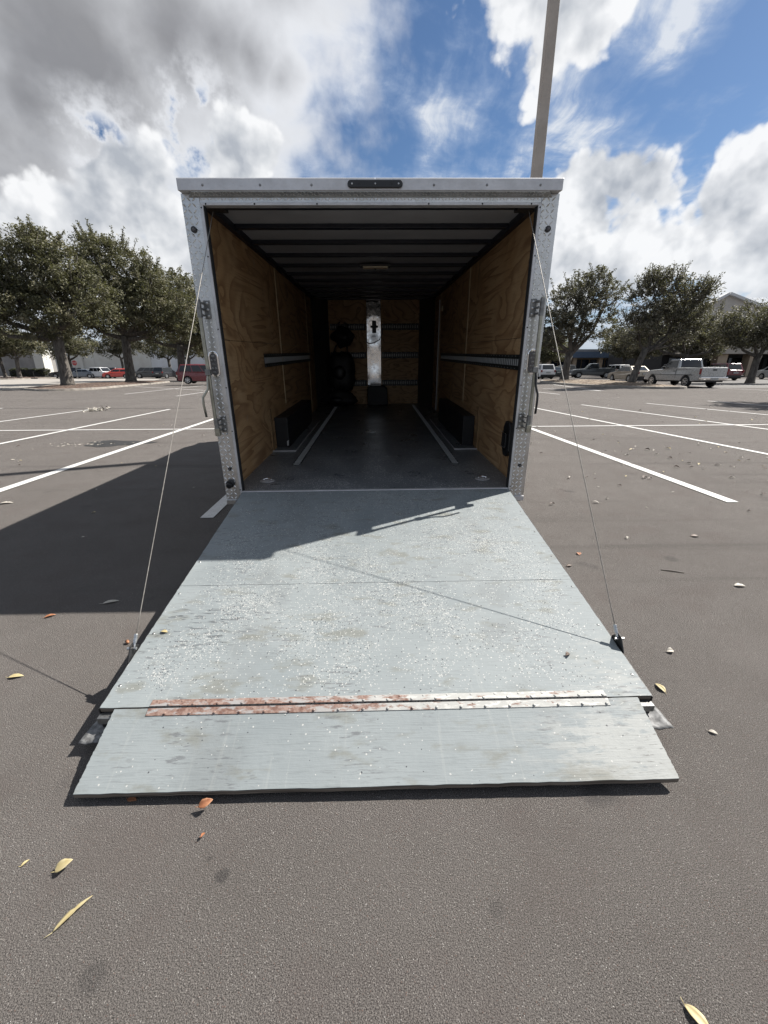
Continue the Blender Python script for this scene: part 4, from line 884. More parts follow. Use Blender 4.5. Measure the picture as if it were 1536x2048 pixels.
# ceiling
ribs = [.33, .88, 1.43, 2.02, 2.61, 3.20, 3.79, 4.38, 4.97, 5.56, 6.15]
prev = .05
for k, yy in enumerate(ribs+[6.45]):
    MB().box(-WI, WI, prev+.001, yy-.001, 2.156, 2.166).build('ceiling_panel', M_ceil, TR); prev = yy
for yy in ribs: MB().box(-WI+.03, WI-.03, yy-.035, yy+.035, 2.122, 2.1555).build('ceiling_rib', M_navy, TR, bevel=.003)
for s in (-1, 1): MB().box(*sorted((s*(WI-.045), s*(WI-.001))), .05, 6.0, 2.10, 2.155).build('ceiling_side_rail', M_navy, TR)
MB().box(-1.15, 1.15, .035, .09, 2.09, 2.16).build('spring_housing', M_navy, TR); 
sb = MB(); sb.box(-1.14, -1.03, .06, .16, 2.05, 2.12); sb.cyl((-1.02, .1, 2.10), (1.02, .1, 2.10), .018, 10); sb.box(1.03, 1.14, .06, .16, 2.05, 2.12); sb.build('door_spring_shaft', M_blackm, TR)
# ceiling lamp
lp = MB().box(-.16, .22, 2.44, 2.60, 2.105, 2.1275).build('dome_light', M_greypanel, TR, bevel=.006)
MB().box(-.125, .185, 2.455, 2.585, 2.090, 2.1045).build('diffuser', M_lampb, lp, bevel=.008)
MB().box(-.115, .175, 2.51, 2.525, 2.084, 2.0895).build('diffuser_rib', M_plyedge, lp); MB().dome((.03, 2.515, 2.0835), (0, 0, -1), .014, .012, 10).build('switch', M_black, lp)
# rails
def rail(p, along, across, nrm, L, wd=.13, pitch=.0508, bar=.22, bmt=None, name='tie_rail'):
    """a slotted tie rail: p start, along/across/nrm unit vectors"""
    A, B_, N_ = Vector(along), Vector(across), Vector(nrm); P0 = Vector(p)
    def slab(mb, a0, a1, b0, b1, n0, n1):
        vs = [P0+A*a+B_*b+N_*n for a in (a0, a1) for b in (b0, b1) for n in (n0, n1)]
        mb.add(vs, [(0, 1, 3, 2), (4, 6, 7, 5), (0, 4, 5, 1), (2, 3, 7, 6), (0, 2, 6, 4), (1, 5, 7, 3)])
    mb = MB(); slab(mb, 0, L, -wd/2, wd/2, .0005, .003); bw = wd*bar; slab(mb, 0, L, -wd/2, -bw-.001, .003, .006 if bar > .3 else .009); slab(mb, 0, L, bw+.001, wd/2, .003, .006 if bar > .3 else .009)
    r = mb.build(name, M_webdark, TR)
    ms = MB(); k = 0; a = .012
    while a < L-.02: slab(ms, a, a+pitch*.42, -bw, bw, .0035, .007); a += pitch; k += 1
    ms.build('slot_bars', bmt or M_webbar, r, kind='stuff')
    sc = MB(); a = .03
    while a < L:
        for q in (-1, 1): sc.dome(P0+A*a+B_*q*wd*.40+N_*.008, N_, .006, .003, 6)
        a += .10
    sc.build('rail_screws', M_webbar, r, kind='stuff'); return r
rail((-.842, .88, .001), (0, 1, 0), (1, 0, 0), (0, 0, 1), 5.2, .085, .055, .36); rail((.848, .86, .001), (0, 1, 0), (1, 0, 0), (0, 0, 1), 5.2, .085, .055, .36)
rail((-WI+.001, 1.56, 1.033), (0, 1, 0), (0, 0, 1), (1, 0, 0), 3.55, .145, .055); rail((WI-.001, .26, 1.022), (0, 1, 0), (0, 0, 1), (-1, 0, 0), 4.45, .125, .055)
# front wall
for (x0, x1) in ((-.97, -.155), (.155, 1.0)):
    for (z0, z1) in ((0, .55), (.552, 1.30), (1.302, 2.15)): MB().box(x0, x1, YF, YF+.012, z0, z1).build('front_wall_panel', M_ply, TR)
    for zz in (.46, 1.045, 1.62): rail((x0+.02, YF-.001, zz), (1, 0, 0), (0, 0, 1), (0, -1, 0), x1-x0-.04, .13, .05, bmt=M_steel)  # darker bars than the other rails: dimness of the far end in their colour
for s in (-1, 1):
    a0 = (s*(WI-.001), 5.75); a1 = (s*.985, YF-.0)
    MB().add([(a0[0], a0[1], 0), (a1[0], a1[1], 0), (a1[0], a1[1], 2.15), (a0[0], a0[1], 2.15), (a0[0], a0[1]+.012, 0), (a1[0], a1[1]+.012, 0), (a1[0], a1[1]+.012, 2.15), (a0[0], a0[1]+.012, 2.15)], [(0, 1, 2, 3), (7, 6, 5, 4), (0, 4, 5, 1), (1, 5, 6, 2), (2, 6, 7, 3), (3, 7, 4, 0)]).build('nose_side_panel', M_greypanel, TR)
MB().box(WI-.022, WI-.003, 5.05, 5.085, .02, 2.0).build('side_door_edge', M_alu2, TR, bevel=.004)
MB().dome((WI-.003, 4.75, 1.83), (-1, 0, 0), .05, .02, 12).build('wall_light', M_lampb, TR)
# polished centre sheet, slightly buckled
mb = MB(); nx, nz = 8, 40
for j in range(nz+1):
    for i in range(nx+1):
        u, v = i/nx, j/nz; mb.v.append((-.150+.30*u, YF-.004-.003*math.sin(math.pi*u)-.006*math.sin(v*17)*math.sin(u*3), .42+1.73*v))
mb.f = [(j*(nx+1)+i, j*(nx+1)+i+1, (j+1)*(nx+1)+i+1, (j+1)*(nx+1)+i) for j in range(nz) for i in range(nx)]
mb.build('centre_sheet', M_mirror, TR, smooth=True, fix=False)
bx = MB().box(-.035, .055, YF-.09, YF-.02, 1.50, 1.74).build('latch_block', M_black, TR, bevel=.01); MB().box(-.07, .09, YF-.10, YF-.05, 1.60, 1.64).build('latch_arm', M_black, bx, bevel=.005)
MB().tube([(.17, YF-.03, 1.66), (.19, YF-.06, 1.50), (.12, YF-.08, 1.36), (.0, YF-.09, 1.30), (-.12, YF-.07, 1.29), (-.17, YF-.03, 1.34)], .008, 6).build('wire_loop', M_black, TR, smooth=True)
MB().prism([(-.16, .0), (.30, 0), (.28, .36), (.2, .42), (-.1, .42), (-.16, .36)], YF-.35, YF-.05, 1).build('floor_box', M_blackm, TR, bevel=.02)
# recess latch on the right wall, d-rings on the floor
lt = MB().prism([(.255, .26), (.33, .20), (.405, .20), (.455, .27), (.455, .46), (.40, .52), (.31, .52), (.255, .46)], WI-.040, WI-.0005, 0).build('recessed_latch', M_black, TR, bevel=.012, seg=3)
MB().box(WI-.060, WI-.042, .30, .41, .29, .42).build('latch_handle', M_blackm, lt, bevel=.006)
l2 = MB(); l2.box(WI-.064, WI-.0605, .29, .42, .418, .424); l2.box(WI-.064, WI-.0605, .29, .42, .287, .292); l2.build('latch_trim', M_alu, lt)
for (x, y) in ((-1.01, .31), (.996, .29)):
    dr = MB().prism([(x+.07*math.cos(2*math.pi*i/16), y+.055*math.sin(2*math.pi*i/16)) for i in range(16)], .0005, .006, 2).build('recessed_ring', M_alu2, TR, bevel=.003)
    MB().tube([(x-.035, y, .014), (x-.03, y+.022, .016), (x, y+.032, .018), (x+.03, y+.022, .016), (x+.035, y, .014)], .006, 6).build('ring', M_chrome, dr, smooth=True)

# ---- rear frame
def tread(mb, o, u, v, n, u0, u1, v0, v1, pitch=.030, ln=.019, wd=.0058, h=.0042):
    o, u, v, n = Vector(o), Vector(u), Vector(v), Vector(n); j = 0; b = v0+pitch*.35
    while b < v1-pitch*.25:
        i = 0; a = u0+pitch*.4
        while a < u1-pitch*.25:
            th = rad(45 if (i+j) % 2 else -45); du = u*math.cos(th)+v*math.sin(th); dv = -u*math.sin(th)+v*math.cos(th); c = o+u*a+v*b+n*.0003
            k = len(mb.v)
            mb.v += [tuple(c-du*ln), tuple(c-dv*wd), tuple(c+du*ln), tuple(c+dv*wd), tuple(c-du*ln*.45+n*h), tuple(c+du*ln*.45+n*h)]
            mb.f += [(k, k+1, k+4), (k+1, k+5, k+4), (k+1, k+2, k+5), (k+2, k+3, k+5), (k+3, k+4, k+5), (k+3, k, k+4)]
            a += pitch; i += 1
        b += pitch; j += 1
XI, XO, ZT, ZB = 1.170, 1.292, 2.122, -.098
for s in (-1, 1):
    p = MB().box(*sorted((s*XI, s*XO)), .0, .062, ZB, ZT).build('rear_post', M_alu, TR, bevel=.003)
    tb = MB(); x0, x1 = sorted((s*XI, s*XO)); tread(tb, (0, 0, 0), (1, 0, 0), (0, 0, 1), (0, -1, 0), x0, x1, ZB, 2.10, .0345)
    tread(tb, (s*XO, 0, 0), (0, 1, 0), (0, 0, 1), (s, 0, 0), .004, .062, ZB, 2.10, .0345)
    tb.build('tread_pattern', M_tread, p, kind='stuff', fix=False)
    MB().box(*sorted((s*1.150, s*1.1695)), -.006, .055, -.03, 2.068).build('trim_strip', M_alu2, p, bevel=.003)
    MB().box(*sorted((s*1.1435, s*1.1495)), .004, .05, -.02, 2.06).build('rubber_seal', M_rubber, p)
    sc = MB()
    for z in (.02, .52, .86, 1.28, 1.75, 2.04): sc.dome((s*1.163, -.006, z), (0, -1, 0), .0055, .004, 8)
    sc.build('trim_screw', M_blackm, p)
    bo = MB().cyl((s*1.235, -.002, 1.913), (s*1.235, -.014, 1.913), .020, 16).build('marker_light', M_black, p, bevel=.004); MB().dome((s*1.235, -.014, 1.913), (0, -1, 0), .011, .007, 10).build('lens', M_graylens, bo)
    bo = MB().cyl((s*1.227, -.002, .205), (s*1.227, -.012, .205), .015, 14).build('lower_marker_light', M_black, p, bevel=.003); MB().dome((s*1.227, -.012, .205), (0, -1, 0), .008, .006, 8).build('lens', M_graylens, bo)
    MB().box(*sorted((s*1.205, s*1.292)), -.012, .07, -.112, -.068).build('post_foot', M_alu2 if s > 0 else M_alu, p, bevel=.003)
    # oval lamp in a chrome bezel
    cx, cz = s*1.2285, 1.034
    def stadium(w, h, k=10): 
        r = w/2; return [(cx+r*math.cos(math.pi*i/k), cz+h/2-r+r*math.sin(math.pi*i/k)) for i in range(k+1)]+[(cx-r*math.cos(math.pi*i/k), cz-h/2+r-r*math.sin(math.pi*i/k)) for i in range(k+1)]
    ov = MB().prism(stadium(.078, .192), -.012, -.002, 1).build('oval_lamp', M_chrome, p, bevel=.005, seg=3); MB().prism(stadium(.052, .160), -.020, -.012, 1).build('lamp_lens', M_graylens, ov, bevel=.004, seg=2)
    dm = MB()
    for i in range(5):
        for q in (-1, 1): dm.dome((cx+q*.0115*(1 if i % 2 else .35), -.0202, cz-.058+.029*i), (0, -1, 0), .0085, .003, 8)
    dm.build('lamp_diodes', M_steel, ov)
# round rubber plug, left
pl = MB().cyl((-1.237, -.001, .078), (-1.237, -.030, .078), .034, 20).build('rubber_plug', M_black, TR, bevel=.006); MB().cyl((-1.240, -.030, .070), (-1.242, -.052, .066), .024, 16).build('plug_cap', M_black, pl, bevel=.005)
# header
hd = MB().prism([(.0, 2.069), (.062, 2.069), (.062, 2.20), (.0, 2.20)], -XI+.002, XI-.002, 0).build('rear_header', M_alu, TR)
tb = MB(); tread(tb, (0, 0, 0), (1, 0, 0), (0, 0, 1), (0, -1, 0), -XI, XI, 2.080, 2.122, .0235, .0125, .0032, .0016)
tb.build('tread_pattern', M_tread, hd, kind='stuff', fix=False)
MB().box(-1.169, 1.169, -.007, .055, 2.052, 2.0685).build('header_trim', M_alu2, hd, bevel=.003)
sc = MB()
for x in (-1.13, -.80, -.375, .39, .76, 1.10): sc.dome((x, -.007, 2.060), (0, -1, 0), .006, .004, 8)
sc.build('trim_screw', M_blackm, hd)
# sloping soffit of the visor
vs = [(-1.2, -.052, 2.116), (1.2, -.052, 2.116), (1.24, -.004, 2.098), (-1.24, -.004, 2.098), (-1.2, -.052, 2.124), (1.2, -.052, 2.124), (1.24, -.004, 2.106), (-1.24, -.004, 2.106)]
sf = MB().add(vs, [(0, 1, 2, 3), (7, 6, 5, 4), (0, 4, 5, 1), (1, 5, 6, 2), (2, 6, 7, 3), (3, 7, 4, 0)]).build('visor_soffit', M_alu, TR)
dsl = Vector((0, .048, -.018)).normalized(); tb = MB(); tread(tb, (0, -.052, 2.116), (1, 0, 0), dsl, Vector((0, -.018, -.048)).normalized(), -1.19, 1.19, 0, .052, .0235, .0125, .0032, .0016)
tb.build('tread_pattern', M_tread, sf, kind='stuff', fix=False)
for (x0, x1) in ((-1.283, .0245), (.0265, 1.283)):
    vb = MB(); vb.prism([(-.062, 2.120), (-.062, 2.184), (-.058, 2.190), (.065, 2.212), (.065, 2.125), (-.055, 2.120)], x0, x1, 0); v_ = vb.build('visor_beam', M_alu2, TR, bevel=.002)
    sc = MB()
    for x in (-1.116, -.738, -.399, .415, .77, 1.13):
        if x0 < x < x1: sc.dome((x, -.062, 2.149), (0, -1, 0), .0085, .005, 8)
    sc.build('beam_screw', M_steel, v_)
MB().prism([(-1.286, -.066), (1.286, -.066), (1.286, .07), (-1.286, .07)], 2.2005+.0, 2.2045, 2)
k_ = 10; r_ = .0215
st = [(.19-r_+.0+r_*math.sin(math.pi*i/k_)+.0165, 2.152+r_*math.cos(math.pi*i/k_)) for i in range(k_+1)]+[(-.155+r_-r_*math.sin(math.pi*i/k_)-.005, 2.152-r_*math.cos(math.pi*i/k_)) for i in range(k_+1)]
lb = MB().prism(st, -.078, -.0625, 1).build('light_bar', M_black, TR, bevel=.004)
for x in (-.13, .024, .178): MB().dome((x, -.078, 2.152), (0, -1, 0), .006, .003, 8).build('bar_diode', M_alu, lb)
for x in (-.085, .132): MB().cyl((x, -.0775, 2.154), (x, -.0795, 2.154), .009, 10).build('bar_screw', M_blackm, lb)
# lock bars, hinge brackets and handles on both posts
for s in (-1, 1):
    xb = s*1.252 if s < 0 else 1.230
    bar = MB().cyl((xb, -.082, 1.478), (xb+s*.004, -.082, .505), .0135, 14).build('lock_bar', M_zinc, TR, smooth=False)
    for zz in (1.412, .578):
        xh = s*1.222 if s < 0 else 1.192
        hb = MB().box(xh-.022, xh+.022, -.010, -.0005, zz-.062, zz+.062).build('hinge_plate', M_steel, TR, bevel=.004)
        ar = MB()
        for q in (-.040, .0, .040): ar.box(*sorted((xh+s*.012, xb)), -.088, -.010, zz+q-.006, zz+q+.006)
        ar.cyl((xb, -.082, zz-.058), (xb, -.082, zz+.058), .0185, 12); ar.build('hinge_arm', M_steel, hb)
        bt = MB()
        for q in (-.042, 0, .042): bt.dome((xh-s*.006, -.010, zz+q), (0, -1, 0), .010, .006, 8)
        bt.build('hinge_bolt', M_alu, hb)
    kn = MB().box(xb-.02, xb+.02, -.106, -.064, .958, 1.0).build('handle_pivot', M_steel, bar, bevel=.004)
    x2 = xb+s*.012; hk = 1 if s < 0 else .35
    MB().tube([(xb, -.085, 1.0), (x2-.002*s, -.10, .93), (x2+s*.002, -.11, .86), (x2+s*.040*hk, -.135, .80), (x2+s*.042*hk, -.14, .75), (x2+s*.034*hk, -.14, .655)], .009, 8).build('bar_handle', M_zinc if s < 0 else M_blackm, bar, smooth=True)
    MB().box(xb-.017, xb+.021, -.102, -.062, .50, .56).build('bar_end_cap', M_zinc, bar, bevel=.003)

# ---- ramp door
SL = .242/2.09; ang = -math.atan(SL)
def rampbox(x0, x1, y0, y1, t0, t1, ja=0):
    """box lying in the ramp's slope; y measured along, t above its top face"""
    vs = [(x, y, z) for x in (x0, x1) for y in (y0, y1) for z in (t0, t1)]
    return [(x, y, SL*y+t-.003) for (x, y, t) in vs]
BF = [(0, 1, 3, 2), (4, 6, 7, 5), (0, 4, 5, 1), (2, 3, 7, 6), (0, 2, 6, 4), (1, 5, 7, 3)]
rd = MB().add(rampbox(-1.140, 1.140, -2.09, -.012, -.052, -.022), BF).build('ramp_door', M_blackm, TR)
def board(name, x0, x1, y0, y1, t0, t1, fn_z, seedv):
    """plywood board with a slightly splintered outline; painted face and bare edge are separate pieces"""
    r = random.Random(seedv); N = 46
    def edge(a, b, wob): return [(a[0]+(b[0]-a[0])*i/N+r.uniform(-wob, wob)*(a[0] == b[0]), a[1]+(b[1]-a[1])*i/N+r.uniform(-wob, wob)*(a[1] == b[1])) for i in range(N)]
    pl = edge((x0, y0), (x1, y0), .0012)+edge((x1, y0), (x1, y1), .0016)+edge((x1, y1), (x0, y1), .001)+edge((x0, y1), (x0, y0), .0016)
    n = len(pl); top = MB(); top.v = [(x, y, fn_z(x, y)+t1) for x, y in pl]+[(x, y, fn_z(x, y)+t1-.0025) for x, y in pl]
    top.f = [tuple(range(n))]+[(i, (i+1) % n, n+(i+1) % n, n+i) for i in range(n)]; o = top.build(name, M_ramp, TR)
    ed = MB(); ed.v = [(x, y, fn_z(x, y)+t1-.0026) for x, y in pl]+[(x, y, fn_z(x, y)+t0) for x, y in pl]
    ed.f = [(i, (i+1) % n, n+(i+1) % n, n+i) for i in range(n)]+[tuple(range(2*n-1, n-1, -1))]; ed.build('board_edge', M_boardedge, o); return o
fz = lambda x, y: SL*y
b1 = board('ramp_board', -1.148, 1.148, -1.2895, -.010, -.022, 0, fz, 1); b2 = board('ramp_board', -1.148, 1.148, -2.090, -1.2925, -.022, 0, fz, 2)
MB().add(rampbox(-1.147, 1.147, -.0095, .012, -.012, .0), BF).build('ramp_hinge', M_blackm, TR)
sc = MB()
for s in (-1, 1):
    for k in range(7): sc.dome((s*1.125, -.12-.31*k, SL*(-.12-.31*k)), (0, 0, 1), .0075, .0025, 8)
sc.build('board_screws', M_steel, b1, kind='stuff')
fy0, fy1, fz0, fz1 = -2.097, -2.385, -.2435, -.333
ff = lambda x, y: fz0+(y-fy0)/(fy1-fy0)*(fz1-fz0)
fl = board('ramp_flap', -1.084, 1.084, fy1, fy0, -.020, 0, ff, 3)
# rusty piano hinge
for (ya, yb, z_) in ((-2.060, -2.0895, fz), (-2.0985, -2.128, ff)):
    vs = [(x, y, z_(x, y)+t) for x in (-.945, .955) for y in (ya, yb) for t in (0.0004, .0034)]
    hs = MB().add(vs, BF).build('strap_hinge_leaf', M_rust, TR, bevel=.0008)
    rv = MB(); ym = (ya+yb)/2
    for k in range(38):
        x = -.92+k*.0503; rv.dome((x, ym+.008*(-1)**k, z_(x, ym)+.0034), (0, 0, 1), .0062, .0032, 7)
    rv.build('rivet', M_rust, hs)
kn = MB()
for k in range(60): kn.cyl((-.944+k*.0317, -2.094, -.2415), (-.944+k*.0317+.028, -2.094, -.2415), .0042, 6)
kn.build('hinge_knuckle', M_blackm, TR)
# end channel, skid strips
MB().add([(x, y, z) for x in (-1.150, 1.150) for y in (-2.120, -2.088) for z in (-.300, -.268)], BF).build('end_channel', M_steel, TR, bevel=.003)
MB().add([(x, y, z) for x in (-1.140, 1.140) for y in (-2.112, -2.05) for z in (-.335, -.303)], BF).build('end_channel', M_blackm, TR)
for s in (-1, 1):
    mb = MB(); nx, ny = 12, 7; r = random.Random(5+s)
    for j in range(ny+1):
        for i in range(nx+1):
            u, v = i/nx, j/ny; x = s*(1.02+(.158+.022*v)*u); y = -2.085-.095*v; z = -.318-.012*v+.004*math.sin(u*14+s)*v+r.uniform(-.002, .002)+(.008*(1-v) if u > .9 else 0)
            mb.v.append((x, y, z))
    mb.f = [(j*(nx+1)+i, j*(nx+1)+i+1, (j+1)*(nx+1)+i+1, (j+1)*(nx+1)+i) for j in range(ny) for i in range(nx)]
    o = mb.build('skid_strip', M_skid, TR, smooth=True, fix=False, label='crumpled bright metal skid at the ramp corner'); md = o.modifiers.new('thick', 'SOLIDIFY'); md.thickness = .006
    MB().add([(x, y, z) for x in sorted((s*1.146, s*1.153)) for y in (-2.10, -.02) for z in (0, 0)], BF)
    vs = [(x, y, SL*y+t) for x in (s*1.1492, s*1.1532) for y in (-2.092, -.012) for t in (-.056, -.0035)]
    MB().add(vs, BF).build('ramp_side_channel', M_blackm, TR)
    # cable bracket on the ramp edge and the steel cable
    yb = -1.80; zb_ = SL*yb
    tri = [(yb-.055, zb_-.05), (yb-.055, zb_-.008), (yb-.012, zb_+.050), (yb+.012, zb_+.052), (yb+.052, zb_+.010), (yb+.052, zb_-.05)]
    br = MB().prism(tri, *sorted((s*1.1545, s*1.1605)), 0).build('cable_bracket', M_blackm, TR, bevel=.0015)
    MB().cyl((s*1.138, yb, zb_+.030), (s*1.180, yb, zb_+.030), .007, 8).build('bracket_pin', M_alu, br)
    a = Vector((s*1.150, yb+.004, zb_+.036)); bq = Vector((s*1.105, .05, 2.03)); dv = (bq-a).normalized()
    MB().cyl(a+dv*.018, a+dv*.058, .0085, 10).build('cable_ferrule', M_alu, br, bevel=.001)
    MB().tube([a, a+dv*.02], .006, 6).build('cable_eye', M_alu, br)
    pts = [a.lerp(bq, i/16)+Vector((0, 0, -.004*math.sin(math.pi*i/16))) for i in range(17)]
    MB().tube(pts, .0023, 8).build('ramp_cable', M_cable, TR, smooth=True)

# ------------------------------------------------------------------ things left inside the trailer
def trp(x, y, z): return TRM @ Vector((x, y, z))
def bag(name, label, cat, x, y, z, rx, rz_, seed):
    r = random.Random(seed); t = thing(name, label, cat, trp(x, y, z))
    ph = [r.uniform(0, 6) for _ in range(4)]
    MB().ell((0, 0, 0), rx, .13, rz_, 20, 14, lambda d: 1+.10*math.sin(d.z*5+ph[0])+.07*math.sin(d.x*7+ph[1])+.05*math.sin((d.z+d.x)*11+ph[2])).build('bag_body', M_blackm, t, smooth=True)
    for q in (-1, 1): MB().tube([(q*rx*.45, -.02, rz_*.7), (q*rx*.40, -.04, rz_*1.15), (q*rx*.2, -.01, rz_*1.35)], .012, 6).build('strap', M_black, t, smooth=True)
    MB().ell((r.uniform(-.05, .1), -.11, -.02), rx*.45, .05, rz_*.35, 10, 8).build('pocket', M_black, t, smooth=True)
    return t
bag('hanging_bag', 'small black bag hanging from the upper rail on the front wall of the trailer', 'bag', -.66, 6.15, 1.42, .24, .21, 3)
bag('hanging_bag', 'large black bag slung low in the front left corner of the trailer', 'bag', -.70, 6.05, .72, .32, .42, 6)
bag('gear_pile', 'black gear heap on the floor in the front left corner of the trailer', 'gear', -.78, 5.95, .16, .38, .18, 9)

# ------------------------------------------------------------------ fallen leaves, twigs
def leaf_mesh(name, L, wd, curl, bend, material, seed=0, notch=False):
    r = random.Random(seed); n = 12; mb = MB()
    for i in range(n+1):
        u = i/n; w = wd*math.sin(math.pi*u**.85)**.8*(1+r.uniform(-.06, .06)) if 0 < u < 1 else .0008
        if notch and .50 < u < .62: w *= .6
        x = (u-.5)*L; zc = bend*(1-(2*u-1)**2); 
        for k, q in enumerate((-1, -.5, 0, .5, 1)):
            mb.v.append((x, q*w, zc+curl*(q*q)*(w/max(wd, 1e-6))+(0 if q else -.0006)+.002))
    mb.f = [(i*5+k, i*5+k+1, (i+1)*5+k+1, (i+1)*5+k) for i in range(n) for k in range(4)]
    b = len(mb.v)
    mb.tube([(-L*.5, 0, .0022), (-L*.60, .002, .0035+bend*.1), (-L*.68, .004, .005)], .0009, 4)
    me = bpy.data.meshes.new(name); me.from_pydata(mb.v, [], mb.f); me.materials.append(material); me.shade_smooth(); return me
def put_leaf(label, x, y, L, wd, rz, m_, curl=.004, bend=.004, z=0, tilt=(0, 0), cat='leaf', seed=0, notch=False, name='fallen_leaf'):
    o = link(name, leaf_mesh(name, L, wd, curl, bend, m_, seed, notch)); o.location = (x, y, z); o.rotation_euler = (tilt[0], tilt[1], rz); md = o.modifiers.new('thick', 'SOLIDIFY'); md.thickness = .0006
    return tag(o, label, cat)
put_leaf('short curled yellow leaf standing off the asphalt with its shadow beside it, lower left', -.966, .868, .052, .015, rad(28), M_lyellow, .006, .004, .014, (rad(10), rad(-18)), seed=1)
put_leaf('long narrow notched yellow leaf on the asphalt, lower left', -.862, .752, .100, .0125, rad(56), M_lyellow, .003, .004, .003, (rad(-25), 0), seed=2, notch=True)
put_leaf('shiny orange brown leaf propped against the front edge of the ramp flap', -.600, 1.045, .050, .014, rad(22), M_lorange, .006, .005, .026, (rad(28), rad(-12)), seed=3)
put_leaf('yellow leaf at the bottom right corner of the view', .752, .515, .060, .013, rad(-58), M_lyellow, .004, .004, .002, seed=4)
put_leaf('small yellow leaf on the asphalt right of the ramp corner', 1.362, 1.575, .062, .013, rad(100), M_lyellow, .006, .004, .002, seed=5)
put_leaf('pale curled leaf on the asphalt right of the cable bracket', 1.592, 1.843, .042, .014, rad(5), M_lpale, .010, .004, .004, (rad(20), 0), seed=6)
put_leaf('pale ragged leaf on the asphalt at the right edge', 2.565, 2.534, .075, .018, rad(-10), M_lpale, .008, .006, .002, seed=7, notch=True)
put_leaf('tiny yellow leaf sliver left of the short curled yellow leaf', -1.100, .885, .022, .0045, rad(60), M_lyellow, .002, .002, .001, seed=8)
put_leaf('small rust brown leaf tucked under the front edge of the flap', -.878, 1.080, .036, .011, rad(-8), M_lorange, .004, .003, .001, seed=9)
put_leaf('little tan leaf sliver on the asphalt below the flap', -.576, .950, .022, .005, rad(80), M_lorange, .002, .002, .008, (0, rad(25)), seed=10)
put_leaf('small pale leaf on the asphalt far right of the flap', 1.417, 1.316, .034, .008, rad(-35), M_lpale, .004, .003, .001, seed=11)
put_leaf('dark red leaf on the asphalt left of the ramp, outside the trailer shadow', -2.03, 2.268, .06, .012, rad(35), M_lorange, .006, .004, .001, seed=12)
put_leaf('grey leaf lying on the edge of the trailer shadow, left of the ramp', -1.75, 2.425, .095, .017, rad(22), M_lpale, .005, .004, .001, seed=13)
put_leaf('pale yellow leaf on the sunlit asphalt at the left edge', -1.805, 1.727, .072, .013, rad(8), M_lyellow, .005, .004, .001, seed=14)
put_leaf('dark brown leaf on the asphalt below the right parking line', 2.916, 3.441, .07, .02, rad(-5), M_lbrown, .008, .005, .001, seed=15)
put_leaf('small amber leaf close to the right side of the ramp', 1.682, 3.095, .05, .018, rad(80), M_lorange, .006, .004, .001, seed=16)
put_leaf('dark leaf by the right edge of the ramp', 1.504, 2.874, .05, .013, rad(15), M_lbrown, .006, .004, .001, seed=17)
put_leaf('cream leaf fragment at the left edge of the parking line, near the shadow', -4.23, 4.61, .13, .03, rad(20), M_lpale, .01, .006, .001, seed=18, notch=True)
_q = trp(.885, -1.868, SL*-1.868+.001); put_leaf('dark curled leaf lying on the lower right of the ramp', _q.x, _q.y, .028, .010, rad(25), M_lbrown, .010, .004, _q.z, seed=19)
_q = trp(-1.075, -1.665, SL*-1.665+.001); put_leaf('tan leaf scrap with a dark stem at the left edge of the ramp', _q.x, _q.y, .038, .009, rad(170), M_lyellow, .004, .003, _q.z, seed=20)
put_leaf('round tan leaf in the narrow shadow beside the left ramp edge', -1.31, 2.30, .045, .019, rad(60), M_lyellow, .006, .003, .001, seed=21)
tw = thing('twig', 'dark straight twig on the asphalt right of the ramp', 'twig', (2.24, 2.763, .004), rad(-22)); MB().tube([(-.075, 0, 0), (0, .002, .002), (.075, -.001, 0)], .0035, 6, [.0025, .004, .002]).build('stick', M_twig, tw)
def acorn(x, y, label):
    t = thing('acorn', label, 'acorn', (x, y, .012), rad(40)); MB().ell((0, 0, 0), .009, .014, .009, 10, 8).build('nut', M_lorange, t, smooth=True); MB().ell((0, .010, 0), .0105, .006, .0105, 10, 6).build('cup', M_lbrown, t, smooth=True)
acorn(-1.395, 1.985, 'small acorn on the asphalt in front of the left cable bracket')
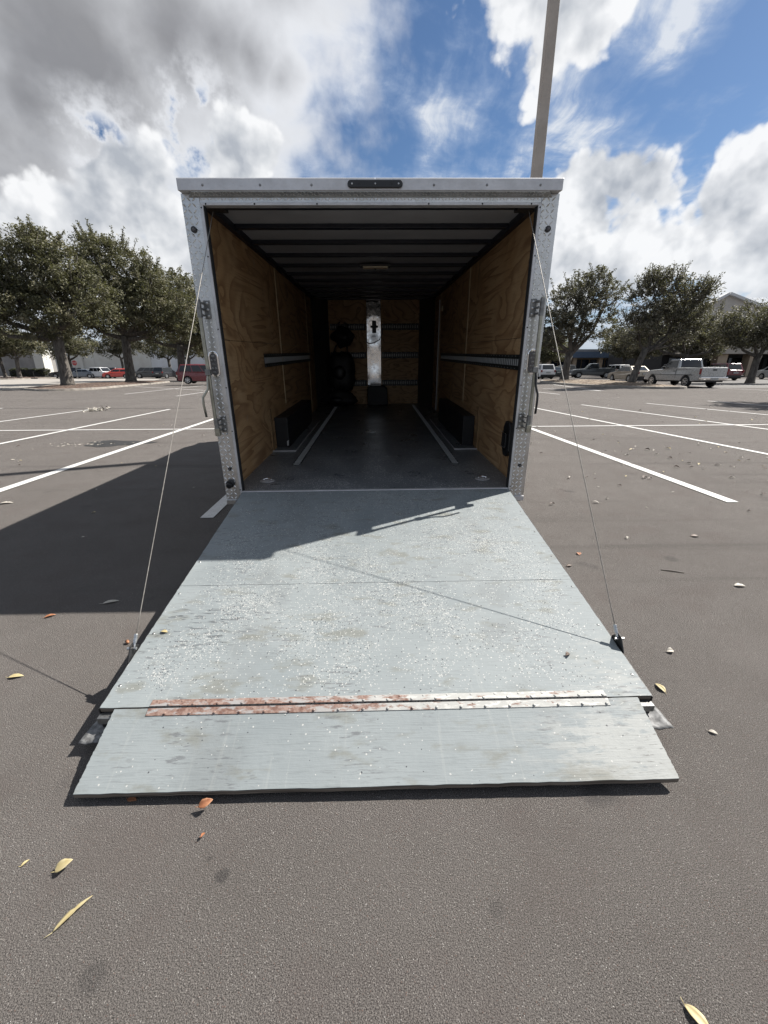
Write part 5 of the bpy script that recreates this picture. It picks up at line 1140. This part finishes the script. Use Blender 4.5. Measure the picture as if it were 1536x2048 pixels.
# light scatter of dry leaves over the lot
variants = [leaf_mesh('fallen_leaf', .07, .015, .006, .006, m_, 30+i) for i, m_ in enumerate((M_lpale, M_lpale, M_lyellow, M_lbrown, M_lpale, M_lbrown))]
def scatter(n, fx, label, group, seed, smin=.35, smax=1.0):
    r = random.Random(seed); k = 0
    while k < n:
        x, y = fx(r)
        if -1.6 < x < 1.5 and .9 < y < 10.5: continue
        o = link('fallen_leaf', variants[r.randrange(len(variants))]); s = r.uniform(smin, smax)
        o.location = (x, y, gz(x, y)+.009); o.rotation_euler = (r.uniform(-.25, .25), r.uniform(-.25, .25), r.uniform(0, 6.28)); o.scale = (s, s, s*r.uniform(.8, 2)); tag(o, label, 'leaf', group); k += 1
scatter(80, lambda r: (r.uniform(1.6, 7.5), 2.6+abs(r.gauss(0, 1))*3.2+r.uniform(0, 3)), 'small dry leaf on the sunlit asphalt between the parking lines right of the trailer', 'dry leaves right of the trailer', 3)
scatter(36, lambda r: (4.6+r.gauss(0, .7), 6.6+r.gauss(0, .9)), 'dry leaf in the loose drift beyond the nearest parking line on the right', 'leaf drift beyond the right parking line', 5, .5, 1.25)
scatter(70, lambda r: (r.uniform(-9.5, -1.7), r.uniform(3.2, 13.0)), 'small dry leaf on the asphalt left of the trailer', 'dry leaves left of the trailer', 9, .35, .9)
scatter(45, lambda r: (r.uniform(4, 17), r.uniform(10, 24)), 'dry leaf among the far parking lines on the right', 'dry leaves among the far right lines', 12, .7, 1.5)
# heap of pale leaves by the left line
hp = np.stack([rng.normal(-10.25, .16, 60), rng.normal(15.9, .2, 60), rng.uniform(.01, .09, 60)], 1); v, tt = make_leaves(hp, np.full(60, .05), np.full(60, .8), 2, .05, 77)
o = link('leaf_heap', np_mesh('leaf_heap', v, 4, M_lpale, tt)); tag(o, 'pale heap of crumpled leaves at the end of the second parking line on the left', 'leaf heap'); o['kind'] = 'stuff'
hp = np.stack([rng.normal(-5.9, .35, 60), 8.55+rng.normal(0, .12, 60), np.full(60, .012)], 1); v, tt = make_leaves(hp, np.full(60, .01), np.full(60, .8), 1, .03, 78); v[:, 2] = np.abs(v[:, 2])*.3+.006
o = link('leaf_bits', np_mesh('leaf_bits', v, 4, M_lpale, tt)); tag(o, 'tiny pale leaf bits collected along the dark stain on the left', 'leaf bits'); o['kind'] = 'stuff'
